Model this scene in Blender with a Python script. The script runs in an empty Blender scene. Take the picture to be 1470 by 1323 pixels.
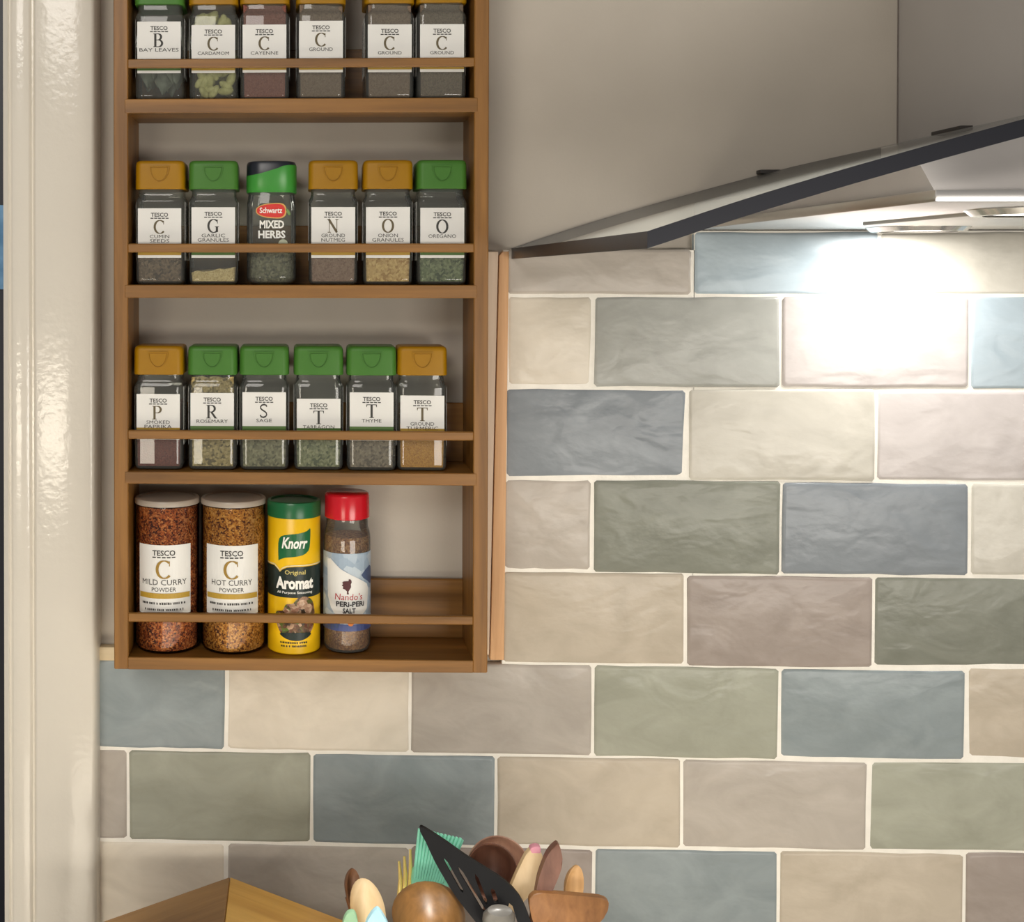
import bpy, bmesh, math, random
from mathutils import Matrix, Vector
random.seed(11)
S = bpy.context.scene
COL = S.collection
PI = math.pi

# ---------------------------------------------------------------- camera
F_PX, PPX, PPY = 1733.0, 379.557, 415.475
CAM = Vector((-0.26477, -1.10077, 0.01817))
R = Matrix(((0.999524717, 0.030822956, 0.000534473),
            (-0.030814481, 0.999455076, -0.011832951),
            (-0.000898908, 0.011810857, 0.999929845)))      # rows: right, forward, up
cd = bpy.data.cameras.new('camera')
cam = bpy.data.objects.new('camera', cd); COL.objects.link(cam)
cd.sensor_fit = 'HORIZONTAL'; cd.sensor_width = 36.0
cd.lens = F_PX / 1470 * 36
cd.shift_x = (735 - PPX) / 1470
cd.shift_y = (PPY - 661.5) / 1470
cd.clip_start = 0.02
m = Matrix((( R[0][0], R[2][0], -R[1][0], CAM.x),
            ( R[0][1], R[2][1], -R[1][1], CAM.y),
            ( R[0][2], R[2][2], -R[1][2], CAM.z), (0, 0, 0, 1)))
cam.matrix_world = m
S.camera = cam

# ---------------------------------------------------------------- world, room lights, exposure
S.view_settings.view_transform = 'Standard'
S.view_settings.look = 'None'
S.view_settings.gamma = 1.0
S.view_settings.use_curve_mapping = False
S.view_settings.exposure = 0.0
S.cycles.use_denoising = True
S.cycles.caustics_reflective = False
S.cycles.caustics_refractive = False
S.cycles.transparent_max_bounces = 16
S.cycles.max_bounces = 10

W = bpy.data.worlds.new('room_ambience'); S.world = W
W.use_nodes = True
W.node_tree.nodes['Background'].inputs[0].default_value = (1.0, 0.955, 0.90, 1)
W.node_tree.nodes['Background'].inputs[1].default_value = 0.24


def area(name, loc, target, sx, sy, power, color, shape='RECTANGLE'):
    l = bpy.data.lights.new(name, 'AREA'); l.shape = shape
    l.size = sx; l.size_y = sy; l.energy = power; l.color = color
    o = bpy.data.objects.new(name, l); COL.objects.link(o)
    o.location = loc
    o.rotation_euler = (Vector(target) - Vector(loc)).to_track_quat('-Z', 'Y').to_euler()
    return o

# ceiling light of the room behind the photographer, the lit units opposite (low, in front), and an added fill
area('ceiling_light', (-0.85, -2.2, 0.95), (-0.4, 0, -0.4), 0.9, 0.7, 16.0, (1.0, 0.94, 0.87))
area('counter_light_opposite', (-1.13, -2.3, -0.42), (-0.4, 0, -0.2), 0.68, 0.27, 7.0, (1.0, 0.90, 0.74))
area('low_fill_light', (0.95, -2.6, -0.50), (-0.30, 0, -0.35), 1.3, 0.5, 23.0, (1.0, 0.94, 0.86))  # added broad fill, set where the jar fronts do not mirror it
# added unseen spots on the worktop front, brightening its bounce onto the tiles
for dx in (-0.52, -0.16):
    l = bpy.data.lights.new('worktop_fill_spot', 'SPOT'); l.energy = 520; l.color = (1.0, 0.95, 0.87)
    l.spot_size = math.radians(22); l.spot_blend = 0.5; l.shadow_soft_size = 0.04
    o = bpy.data.objects.new('worktop_fill_spot', l); COL.objects.link(o); o.location = (dx, -0.50, 1.5)


# ---------------------------------------------------------------- projection helper (photo pixel -> point at depth Y)
def at(u, v, Y):
    c = Vector(((u - PPX) / F_PX, 1.0, -(v - PPY) / F_PX))
    d = Vector((R[0][0]*c.x + R[1][0]*c.y + R[2][0]*c.z,
                R[0][1]*c.x + R[1][1]*c.y + R[2][1]*c.z,
                R[0][2]*c.x + R[1][2]*c.y + R[2][2]*c.z))
    return CAM + d * ((Y - CAM.y) / d.y)


# ---------------------------------------------------------------- materials
def lin(c):
    return tuple((v/255/12.92 if v/255 <= 0.04045 else ((v/255 + 0.055)/1.055)**2.4) for v in c) + (1.0,)

MATS = {}
def base_mat(name):
    mt = bpy.data.materials.new(name); mt.use_nodes = True
    MATS[name] = mt
    return mt, mt.node_tree.nodes, mt.node_tree.links, mt.node_tree.nodes['Principled BSDF']

def N(ns, t, **kw):
    n = ns.new(t)
    for k, v in kw.items():
        if k in n.inputs: n.inputs[k].default_value = v
        else: setattr(n, k, v)
    return n

def plain(name, rgb, rough=0.5, metal=0.0, spec=0.5, coat=0.0, noise=None, bump=0.0, bscale=200.0):
    """flat colour with an optional faint mottling and fine relief"""
    if name in MATS: return MATS[name]
    mt, ns, ls, b = base_mat(name)
    b.inputs['Roughness'].default_value = rough
    b.inputs['Metallic'].default_value = metal
    b.inputs['Specular IOR Level'].default_value = spec
    b.inputs['Coat Weight'].default_value = coat
    b.inputs['Coat Roughness'].default_value = 0.08
    tc = N(ns, 'ShaderNodeTexCoord')
    if noise:
        nz = N(ns, 'ShaderNodeTexNoise', Scale=noise[0], Detail=4.0)
        ls.new(tc.outputs['Object'], nz.inputs['Vector'])
        rp = N(ns, 'ShaderNodeValToRGB')
        rp.color_ramp.elements[0].position = 0.3; rp.color_ramp.elements[1].position = 0.7
        rp.color_ramp.elements[0].color = lin([max(0, v - noise[1]) for v in rgb])
        rp.color_ramp.elements[1].color = lin([min(255, v + noise[1]) for v in rgb])
        ls.new(nz.outputs['Fac'], rp.inputs['Fac']); ls.new(rp.outputs['Color'], b.inputs['Base Color'])
    else:
        b.inputs['Base Color'].default_value = lin(rgb)
    if bump:
        nb = N(ns, 'ShaderNodeTexNoise', Scale=bscale, Detail=3.0)
        ls.new(tc.outputs['Object'], nb.inputs['Vector'])
        bp = N(ns, 'ShaderNodeBump', Strength=bump, Distance=0.001)
        ls.new(nb.outputs['Fac'], bp.inputs['Height']); ls.new(bp.outputs['Normal'], b.inputs['Normal'])
    return mt

def wood(name, dark, light, axis='X', rough=0.45, scale=1.0, coat=0.0):
    """straight-grained timber; grain runs along the given object axis"""
    if name in MATS: return MATS[name]
    mt, ns, ls, b = base_mat(name)
    tc = N(ns, 'ShaderNodeTexCoord'); oi = N(ns, 'ShaderNodeObjectInfo')
    add = N(ns, 'ShaderNodeVectorMath', operation='ADD')
    ls.new(tc.outputs['Object'], add.inputs[0]); ls.new(oi.outputs['Random'], add.inputs[1])
    mp = N(ns, 'ShaderNodeMapping')
    sc = [130.0*scale]*3; sc['XYZ'.index(axis)] = 7.0*scale
    mp.inputs['Scale'].default_value = sc
    ls.new(add.outputs[0], mp.inputs['Vector'])
    n1 = N(ns, 'ShaderNodeTexNoise', Scale=1.0, Detail=5.0, Roughness=0.6, Distortion=0.4)
    ls.new(mp.outputs[0], n1.inputs['Vector'])
    n2 = N(ns, 'ShaderNodeTexNoise', Scale=0.25, Detail=2.0)
    ls.new(mp.outputs[0], n2.inputs['Vector'])
    mx = N(ns, 'ShaderNodeMath', operation='MULTIPLY_ADD'); mx.inputs[1].default_value = 0.6; 
    ls.new(n1.outputs['Fac'], mx.inputs[0])
    m2 = N(ns, 'ShaderNodeMath', operation='MULTIPLY'); m2.inputs[1].default_value = 0.4
    ls.new(n2.outputs['Fac'], m2.inputs[0]); ls.new(m2.outputs[0], mx.inputs[2])
    rp = N(ns, 'ShaderNodeValToRGB')
    rp.color_ramp.elements[0].position = 0.34; rp.color_ramp.elements[0].color = lin(dark)
    rp.color_ramp.elements[1].position = 0.66; rp.color_ramp.elements[1].color = lin(light)
    ls.new(mx.outputs[0], rp.inputs['Fac']); ls.new(rp.outputs['Color'], b.inputs['Base Color'])
    bp = N(ns, 'ShaderNodeBump', Strength=0.15, Distance=0.0006)
    ls.new(n1.outputs['Fac'], bp.inputs['Height']); ls.new(bp.outputs['Normal'], b.inputs['Normal'])
    b.inputs['Roughness'].default_value = rough
    b.inputs['Coat Weight'].default_value = coat; b.inputs['Coat Roughness'].default_value = 0.2
    return mt

def tile_mat(name, rgb, wave=1.0):
    """hand-made glazed tile: cloudy glaze, glossy rippled surface; every tile differs a little"""
    if name in MATS: return MATS[name]
    mt, ns, ls, b = base_mat(name)
    tc = N(ns, 'ShaderNodeTexCoord'); oi = N(ns, 'ShaderNodeObjectInfo')
    mul = N(ns, 'ShaderNodeMath', operation='MULTIPLY'); mul.inputs[1].default_value = 17.0
    ls.new(oi.outputs['Random'], mul.inputs[0])
    add = N(ns, 'ShaderNodeVectorMath', operation='ADD')
    ls.new(tc.outputs['Object'], add.inputs[0]); ls.new(mul.outputs[0], add.inputs[1])
    mp = N(ns, 'ShaderNodeMapping'); mp.inputs['Scale'].default_value = (1.0, 1.0, 1.6)
    ls.new(add.outputs[0], mp.inputs['Vector'])
    n1 = N(ns, 'ShaderNodeTexNoise', Scale=16.0, Detail=6.0, Roughness=0.55, Distortion=1.2)
    ls.new(mp.outputs[0], n1.inputs['Vector'])
    rp = N(ns, 'ShaderNodeValToRGB')
    rp.color_ramp.elements[0].position = 0.32; rp.color_ramp.elements[1].position = 0.70
    rp.color_ramp.elements[0].color = lin([max(0, v - 8) for v in rgb])
    rp.color_ramp.elements[1].color = lin([min(255, v + 8) for v in rgb])
    ls.new(n1.outputs['Fac'], rp.inputs['Fac'])
    hs = N(ns, 'ShaderNodeHueSaturation')
    mr = N(ns, 'ShaderNodeMapRange'); mr.inputs['To Min'].default_value = 0.95; mr.inputs['To Max'].default_value = 1.05
    ls.new(oi.outputs['Random'], mr.inputs['Value']); ls.new(mr.outputs[0], hs.inputs['Value'])
    ls.new(rp.outputs['Color'], hs.inputs['Color']); ls.new(hs.outputs[0], b.inputs['Base Color'])
    n2 = N(ns, 'ShaderNodeTexNoise', Scale=22.0, Detail=2.0, Roughness=0.4, Distortion=0.8)
    ls.new(mp.outputs[0], n2.inputs['Vector'])
    bp = N(ns, 'ShaderNodeBump', Strength=0.28*wave, Distance=0.006)
    ls.new(n2.outputs['Fac'], bp.inputs['Height'])
    n3 = N(ns, 'ShaderNodeTexNoise', Scale=110.0, Detail=2.0)
    ls.new(mp.outputs[0], n3.inputs['Vector'])
    b2 = N(ns, 'ShaderNodeBump', Strength=0.12*wave, Distance=0.002)
    ls.new(n3.outputs['Fac'], b2.inputs['Height']); ls.new(bp.outputs['Normal'], b2.inputs['Normal'])
    ls.new(b2.outputs['Normal'], b.inputs['Normal'])
    b.inputs['Roughness'].default_value = 0.26
    b.inputs['Specular IOR Level'].default_value = 0.22
    return mt

def glass(name, tint, rough=0.04, ior=1.45, gloss=1.0, lift=0.0):
    """thin clear wall: light goes straight through, a Fresnel share is mirrored"""
    if name in MATS: return MATS[name]
    mt, ns, ls, b = base_mat(name)
    out = ns['Material Output']; ns.remove(b)
    tr = N(ns, 'ShaderNodeBsdfTransparent'); tr.inputs['Color'].default_value = tint + (1,)
    gl = N(ns, 'ShaderNodeBsdfGlossy', Roughness=rough)
    fr = N(ns, 'ShaderNodeFresnel', IOR=ior)
    mu = N(ns, 'ShaderNodeMath', operation='MULTIPLY'); mu.inputs[1].default_value = gloss; mu.use_clamp = True
    df = N(ns, 'ShaderNodeBsdfTranslucent'); df.inputs['Color'].default_value = (.75, .77, .72, 1)
    d2 = N(ns, 'ShaderNodeBsdfDiffuse'); d2.inputs['Color'].default_value = (.75, .77, .72, 1)
    md = N(ns, 'ShaderNodeMixShader'); ls.new(df.outputs[0], md.inputs[1]); ls.new(d2.outputs[0], md.inputs[2]); md.inputs[0].default_value = 0.6
    m0 = N(ns, 'ShaderNodeMixShader'); m0.inputs[0].default_value = lift  # pale diffuse share added to lighten dark views through the glass
    ls.new(tr.outputs[0], m0.inputs[1]); ls.new(md.outputs[0], m0.inputs[2])
    mx = N(ns, 'ShaderNodeMixShader')
    ls.new(fr.outputs[0], mu.inputs[0]); ls.new(mu.outputs[0], mx.inputs[0])
    ls.new(m0.outputs[0], mx.inputs[1]); ls.new(gl.outputs[0], mx.inputs[2]); ls.new(mx.outputs[0], out.inputs['Surface'])
    return mt

def speckle(name, cols, scale=500.0, rough=0.8):
    """ground or flaked spice: cells of a few colours"""
    if name in MATS: return MATS[name]
    mt, ns, ls, b = base_mat(name)
    tc = N(ns, 'ShaderNodeTexCoord')
    vo = N(ns, 'ShaderNodeTexVoronoi', Scale=scale); ls.new(tc.outputs['Object'], vo.inputs['Vector'])
    nz = N(ns, 'ShaderNodeTexNoise', Scale=scale*0.16, Detail=5.0, Roughness=0.65); ls.new(tc.outputs['Object'], nz.inputs['Vector'])
    sep = N(ns, 'ShaderNodeSeparateColor'); ls.new(vo.outputs['Color'], sep.inputs[0])
    av = N(ns, 'ShaderNodeMath', operation='MULTIPLY_ADD'); av.inputs[1].default_value = 0.45
    ls.new(sep.outputs[0], av.inputs[0])
    m2 = N(ns, 'ShaderNodeMath', operation='MULTIPLY'); m2.inputs[1].default_value = 0.55
    ls.new(nz.outputs['Fac'], m2.inputs[0]); ls.new(m2.outputs[0], av.inputs[2])
    rp = N(ns, 'ShaderNodeValToRGB')
    el = rp.color_ramp.elements
    el[0].position = 0.32; el[0].color = lin(cols[0]); el[1].position = 0.68; el[1].color = lin(cols[-1])
    for i, c in enumerate(cols[1:-1]):
        e = el.new(0.32 + 0.36*(i + 1)/(len(cols) - 1)); e.color = lin(c)
    ls.new(av.outputs[0], rp.inputs['Fac']); ls.new(rp.outputs['Color'], b.inputs['Base Color'])
    bp = N(ns, 'ShaderNodeBump', Strength=0.5, Distance=0.001)
    ls.new(vo.outputs['Distance'], bp.inputs['Height']); ls.new(bp.outputs['Normal'], b.inputs['Normal'])
    b.inputs['Roughness'].default_value = rough
    return mt

def steel(name, rgb, rough=0.3, stretch=(1, 1, 1)):
    if name in MATS: return MATS[name]
    mt, ns, ls, b = base_mat(name)
    b.inputs['Base Color'].default_value = lin(rgb); b.inputs['Metallic'].default_value = 1.0
    b.inputs['Roughness'].default_value = rough
    tc = N(ns, 'ShaderNodeTexCoord'); mp = N(ns, 'ShaderNodeMapping'); mp.inputs['Scale'].default_value = stretch
    ls.new(tc.outputs['Object'], mp.inputs['Vector'])
    nz = N(ns, 'ShaderNodeTexNoise', Scale=300.0, Detail=2.0); ls.new(mp.outputs[0], nz.inputs['Vector'])
    bp = N(ns, 'ShaderNodeBump', Strength=0.05, Distance=0.0005)
    ls.new(nz.outputs['Fac'], bp.inputs['Height']); ls.new(bp.outputs['Normal'], b.inputs['Normal'])
    return mt

def dotted(name, rgb, dot):
    if name in MATS: return MATS[name]
    mt, ns, ls, b = base_mat(name)
    tc = N(ns, 'ShaderNodeTexCoord')
    vo = N(ns, 'ShaderNodeTexVoronoi', Scale=220.0); vo.inputs['Randomness'].default_value = 0.0
    ls.new(tc.outputs['Object'], vo.inputs['Vector'])
    rp = N(ns, 'ShaderNodeValToRGB'); rp.color_ramp.elements[0].position = 0.28; rp.color_ramp.elements[1].position = 0.34
    rp.color_ramp.elements[0].color = lin(dot); rp.color_ramp.elements[1].color = lin(rgb)
    ls.new(vo.outputs['Distance'], rp.inputs['Fac']); ls.new(rp.outputs['Color'], b.inputs['Base Color'])
    b.inputs['Metallic'].default_value = 0.7; b.inputs['Roughness'].default_value = 0.4
    return mt


# ---------------------------------------------------------------- object helpers
def link(name, me, mat, parent=None, loc=None):
    o = bpy.data.objects.new(name, me); COL.objects.link(o)
    if mat is not None and len(me.materials) == 0: me.materials.append(mat)
    if parent: o.parent = parent
    if loc is not None: o.location = loc
    return o

def to_mesh(bm, name='m', smooth=None):
    bmesh.ops.recalc_face_normals(bm, faces=bm.faces)
    me = bpy.data.meshes.new(name); bm.to_mesh(me); bm.free()
    if smooth is not None and len(me.polygons):
        me.polygons.foreach_set('use_smooth', [True]*len(me.polygons))
        me.set_sharp_from_angle(angle=math.radians(smooth))
    return me

def thing(name, label, cat, loc, group=None):
    o = bpy.data.objects.new(name, None); COL.objects.link(o); o.location = loc
    o.empty_display_size = 0.02
    return tag(o, label, cat, group)

def tag(o, label, cat, group=None):
    o['label'] = label; o['category'] = cat
    if group: o['group'] = group
    return o

def struct(o):
    o['kind'] = 'structure'; return o

def box_me(x0, x1, y0, y1, z0, z1, bev=0.0, seg=2):
    bm = bmesh.new(); bmesh.ops.create_cube(bm, size=1.0)
    for v in bm.verts:
        v.co = Vector(((x0 + x1)/2 + v.co.x*(x1 - x0), (y0 + y1)/2 + v.co.y*(y1 - y0), (z0 + z1)/2 + v.co.z*(z1 - z0)))
    if bev: bmesh.ops.bevel(bm, geom=bm.edges[:], offset=bev, segments=seg, profile=0.6, affect='EDGES')
    return to_mesh(bm, smooth=35)

def rrect(hx, hy, r, n=5):
    r = min(r, hx*0.999, hy*0.999); pts = []
    for cx, cy, a0 in ((hx - r, hy - r, 0), (-hx + r, hy - r, 90), (-hx + r, -hy + r, 180), (hx - r, -hy + r, 270)):
        for i in range(n + 1):
            a = math.radians(a0 + 90*i/n); pts.append((cx + r*math.cos(a), cy + r*math.sin(a)))
    return pts

def loft(rings, cap0=True, cap1=True, smooth=40):
    """rings: lists of equally many 3-D points"""
    bm = bmesh.new(); vs = [[bm.verts.new(p) for p in rg] for rg in rings]
    n = len(rings[0])
    for a, b in zip(vs, vs[1:]):
        for i in range(n): bm.faces.new((a[i], a[(i + 1) % n], b[(i + 1) % n], b[i]))
    if cap0: bm.faces.new(vs[0][::-1])
    if cap1: bm.faces.new(vs[-1])
    return to_mesh(bm, smooth=smooth)

def rloft(secs, cap0=True, cap1=True, n=5, smooth=40):
    """secs: (z, half_x, half_y, corner radius)"""
    return loft([[(x, y, z) for x, y in rrect(hx, hy, r, n)] for z, hx, hy, r in secs], cap0, cap1, smooth)

def lathe(prof, n=40, cap0=True, cap1=True, smooth=40):
    return loft([[(r*math.cos(2*PI*i/n), r*math.sin(2*PI*i/n), z) for i in range(n)] for r, z in prof], cap0, cap1, smooth)

def tube_bm(bm, path, rad, n=10):
    path = [Vector(p) for p in path]; rings = []
    if not isinstance(rad, (list, tuple)): rad = [rad]*len(path)
    for i, p in enumerate(path):
        t = (path[min(i + 1, len(path) - 1)] - path[max(i - 1, 0)]).normalized()
        a = t.orthogonal().normalized() if i == 0 else (rings_a - t*rings_a.dot(t)).normalized()
        rings_a = a; b = t.cross(a)
        rings.append([bm.verts.new(p + (a*math.cos(2*PI*k/n) + b*math.sin(2*PI*k/n))*rad[i]) for k in range(n)])
    for q, s in zip(rings, rings[1:]):
        for k in range(n): bm.faces.new((q[k], q[(k + 1) % n], s[(k + 1) % n], s[k]))
    bm.faces.new(rings[0][::-1]); bm.faces.new(rings[-1])

def tube(path, rad, n=10):
    bm = bmesh.new(); tube_bm(bm, path, rad, n); return to_mesh(bm, smooth=50)

def plate(poly, th, bev=0.0, axis_n=Vector((0, -1, 0))):
    """poly: 3-D points of one flat or slightly warped outline, thickened along axis_n"""
    bm = bmesh.new()
    a = [bm.verts.new(Vector(p) + axis_n*th/2) for p in poly]; b = [bm.verts.new(Vector(p) - axis_n*th/2) for p in poly]
    n = len(poly); f1 = bm.faces.new(a); f2 = bm.faces.new(b[::-1])
    for i in range(n): bm.faces.new((a[i], b[i], b[(i + 1) % n], a[(i + 1) % n]))
    if bev:
        es = list(set(f1.edges[:] + f2.edges[:]))
        bmesh.ops.bevel(bm, geom=es, offset=bev, segments=2, profile=0.6, affect='EDGES')
    return to_mesh(bm, smooth=40)

def smooth_poly(pts, k=4):
    """closed Catmull-Rom through 2-D points"""
    n = len(pts); out = []
    for i in range(n):
        p0, p1, p2, p3 = (Vector(pts[(i + j - 1) % n]) for j in range(4))
        for s in range(k):
            t = s/k
            out.append(tuple(0.5*((2*p1) + (p2 - p0)*t + (2*p0 - 5*p1 + 4*p2 - p3)*t*t + (3*p1 - p0 - 3*p2 + p3)*t**3)))
    return out

# ---- flat print: everything is laid out as (x, z) in metres on a label and pressed on a front plane or round a cylinder
def press(me_bm, y=None, r=None):
    for v in me_bm.verts:
        x, z = v.co.x, v.co.y
        if r is None: v.co = Vector((x, y, z))
        else: v.co = Vector((r*math.sin(x/r), -r*math.cos(x/r), z))
    for f in me_bm.faces:
        f.normal_update()
    return me_bm

def fin(bm):
    me = bpy.data.meshes.new('print'); bm.to_mesh(me); bm.free(); return me

def poly_print(polys, y=None, r=None):
    bm = bmesh.new()
    for p in polys:
        ar = sum(p[i][0]*p[(i + 1) % len(p)][1] - p[(i + 1) % len(p)][0]*p[i][1] for i in range(len(p)))
        if ar < 0: p = p[::-1]
        bm.faces.new([bm.verts.new((a, b, 0)) for a, b in p])
    bmesh.ops.triangulate(bm, faces=bm.faces[:])
    if r:
        for _ in range(4):
            es = [e for e in bm.edges if abs(e.verts[0].co.x - e.verts[1].co.x) > r*0.12]
            if not es: break
            bmesh.ops.subdivide_edges(bm, edges=es, cuts=1)
            bmesh.ops.triangulate(bm, faces=bm.faces[:])
    return fin(press(bm, y, r))

TCACHE = {}
def text_geo(s, bold):
    if (s, bold) in TCACHE: return TCACHE[(s, bold)]
    cu = bpy.data.curves.new('t', 'FONT'); cu.body = s; cu.size = 1.0; cu.offset = bold; cu.resolution_u = 2
    o = bpy.data.objects.new('t', cu); COL.objects.link(o)
    dg = bpy.context.evaluated_depsgraph_get(); dg.update()
    me = bpy.data.meshes.new_from_object(o.evaluated_get(dg))
    vs = [(v.co.x, v.co.y) for v in me.vertices]; fs = [tuple(p.vertices) for p in me.polygons]
    bpy.data.objects.remove(o); bpy.data.curves.remove(cu); bpy.data.meshes.remove(me)
    x0 = min(v[0] for v in vs); x1 = max(v[0] for v in vs); z0 = min(v[1] for v in vs); z1 = max(v[1] for v in vs)
    TCACHE[(s, bold)] = ([((a - (x0 + x1)/2)/(x1 - x0), (b - z0)/(z1 - z0)) for a, b in vs], fs)
    return TCACHE[(s, bold)]

def text_print(items, y=None, r=None, slant=0.0, bold=0.01):
    """items: (string, centre x, base z, width, height)"""
    bm = bmesh.new()
    for s, cx, z, w, h in items:
        vs, fs = text_geo(s, bold)
        vv = [bm.verts.new((cx + a*w + slant*b*h, z + b*h, 0)) for a, b in vs]
        for f in fs:
            try: bm.faces.new([vv[i] for i in f])
            except ValueError: pass
    return fin(press(bm, y, r))

def arc(cx, cy, rx, ry, a0, a1, n=18):
    return [(cx + rx*math.cos(math.radians(a0 + (a1 - a0)*i/n)), cy + ry*math.sin(math.radians(a0 + (a1 - a0)*i/n))) for i in range(n + 1)]

def nib(pts, thick=0.17, thin=0.05, force=None):
    """broad-nib stroke: uprights thick, levels thin -> quads"""
    L, Rr = [], []
    for i, p in enumerate(pts):
        q0 = pts[max(i - 1, 0)]; q1 = pts[min(i + 1, len(pts) - 1)]
        dx, dy = q1[0] - q0[0], q1[1] - q0[1]; l = math.hypot(dx, dy) or 1
        w = force if force else thin + (thick - thin)*abs(dy)/l
        L.append((p[0] - dy/l*w/2, p[1] + dx/l*w/2)); Rr.append((p[0] + dy/l*w/2, p[1] - dx/l*w/2))
    return [[L[i], L[i + 1], Rr[i + 1], Rr[i]] for i in range(len(pts) - 1)]

def serif(x, y, w=0.34, t=0.05):
    s = t if y < 0.5 else -t
    return [[(x - w/2, y), (x + w/2, y), (x + w/2, y + s), (x - w/2, y + s)]]

def glyph(c):
    st = lambda x, a=0, b=1: nib([(x, a), (x, b)])
    if c == 'O': return nib(arc(.42, .5, .38, .48, 0, 360, 30))
    if c in 'CG':
        g = nib(arc(.45, .5, .40, .48, 48, 318, 26)) + nib([(.74, .68), (.74, .96)], force=.05)
        if c == 'G': g += st(.70, .05, .42) + serif(.70, .42, .30)
        return g
    if c == 'B': return st(.14) + serif(.14, 0, .3) + serif(.14, 1, .3) + nib([(.1, .975), (.30, .975)] + arc(.34, .75, .24, .225, 90, -90, 12) + [(.1, .525)]) + nib([(.1, .525), (.34, .525)] + arc(.38, .275, .28, .25, 90, -90, 12) + [(.1, .025)])
    if c in 'PR':
        g = st(.14) + serif(.14, 0, .34) + serif(.14, 1, .3) + nib([(.1, .975), (.32, .975)] + arc(.36, .73, .26, .245, 90, -90, 12) + [(.1, .485)])
        if c == 'R': g += nib([(.36, .48), (.68, .03)], force=.15) + serif(.70, 0, .22)
        return g
    if c == 'S':
        return nib([(.62, .80), (.58, .92), (.42, .975), (.26, .93), (.15, .82), (.16, .68), (.28, .57), (.45, .47), (.58, .36), (.62, .22), (.54, .09), (.38, .025), (.20, .06), (.12, .20)], thick=.10, thin=.13)
    if c == 'T': return st(.42) + serif(.42, 0, .36) + [[(.02, .95), (.82, .95), (.82, 1), (.02, 1)], [(.02, .80), (.06, .80), (.10, .96), (.02, .96)], [(.78, .80), (.82, .80), (.82, .96), (.74, .96)]]
    if c == 'N': return nib([(.12, 0), (.12, 1)], force=.05) + nib([(.70, 0), (.70, 1)], force=.05) + nib([(.08, 1), (.70, .02)], force=.17) + serif(.12, 0, .24) + serif(.06, 1, .2) + serif(.70, 1, .24)
    return []

def glyph_print(c, cx, z, h, y=None, r=None):
    ps = [[(cx + (a - .42)*h, z + b*h) for a, b in q] for q in glyph(c)]
    return poly_print(ps, y, r)


# ================================================================ THE SETTING
PAINT = plain('wall_paint', (186, 178, 166), rough=0.75, noise=(9, 4), bump=0.12, bscale=350)
GLOSS = plain('gloss_paint', (214, 208, 196), rough=0.13, spec=0.5, noise=(5, 3), bump=0.28, bscale=150)
GROUT = plain('grout', (240, 236, 226), rough=0.85, noise=(60, 5), bump=0.3, bscale=400)

WALL_Y = 0.008
wall = struct(link('wall_back', box_me(-0.475, 1.0, WALL_Y, WALL_Y + 0.12, -0.75, 0.85), PAINT))

# grout bed under the tiles: an L round the plain field that carries the rack
XL, XJ = at(139, 1000, 0).x, at(727, 650, 0).x
ZT, ZB = at(1000, 331, 0).z, -0.669
Z5 = at(430, 951, 0).z
bm = bmesh.new()
for x0, x1, z0, z1 in ((XL, 0.60, ZB, Z5), (XJ - .0035, 0.0895, Z5, at(800, 359, 0).z), (0.0890, 0.60, Z5, ZT)):
    t = bmesh.ops.create_cube(bm, size=1.0)['verts']
    for v in t: v.co = Vector(((x0 + x1)/2 + v.co.x*(x1 - x0), 0.0038 + v.co.y*0.0080, (z0 + z1)/2 + v.co.z*(z1 - z0)))
link('grout_bed', to_mesh(bm), GROUT, wall)

TILE_RGB = {'cream_lifted': (226, 217, 201), 'cream': (216, 207, 191), 'ivory': (198, 194, 183), 'beige': (188, 177, 160), 'greige': (180, 172, 162),
            'taupe': (158, 147, 139), 'lilac': (198, 191, 188), 'sage': (160, 161, 146), 'moss': (130, 132, 121),
            'blue': (134, 140, 145), 'slate': (140, 149, 151), 'sky': (170, 184, 192), 'ash': (168, 169, 163)}
HL = {0: [(735, 424), (1100, 424), (1460, 424)], 1: [(735, 556), (985, 557), (1120, 556), (1460, 560)],
      2: [(730, 686), (985, 688), (1120, 691), (1450, 692)], 3: [(730, 818), (850, 820), (985, 824), (1245, 826), (1450, 827)],
      4: [(140, 944), (710, 951), (850, 953), (1000, 955), (1120, 958), (1250, 959), (1460, 957.5)],
      5: [(140, 1073), (325, 1077), (590, 1081.5), (850, 1085), (1000, 1089), (1385, 1090), (1465, 1092)],
      6: [(140, 1205), (445, 1210), (590, 1213), (980, 1217), (1120, 1219.5), (1385, 1222), (1465, 1223.5)]}
def hline(i, u):
    if i < 0: return 331.0
    if i > 6: return hline(6, u) + 133.0*(i - 6)
    p = HL[i]
    if u <= p[0][0]: return p[0][1]
    for (a, b), (c, d) in zip(p, p[1:]):
        if u <= c: return b + (d - b)*(u - a)/(c - a)
    return p[-1][1]
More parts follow.
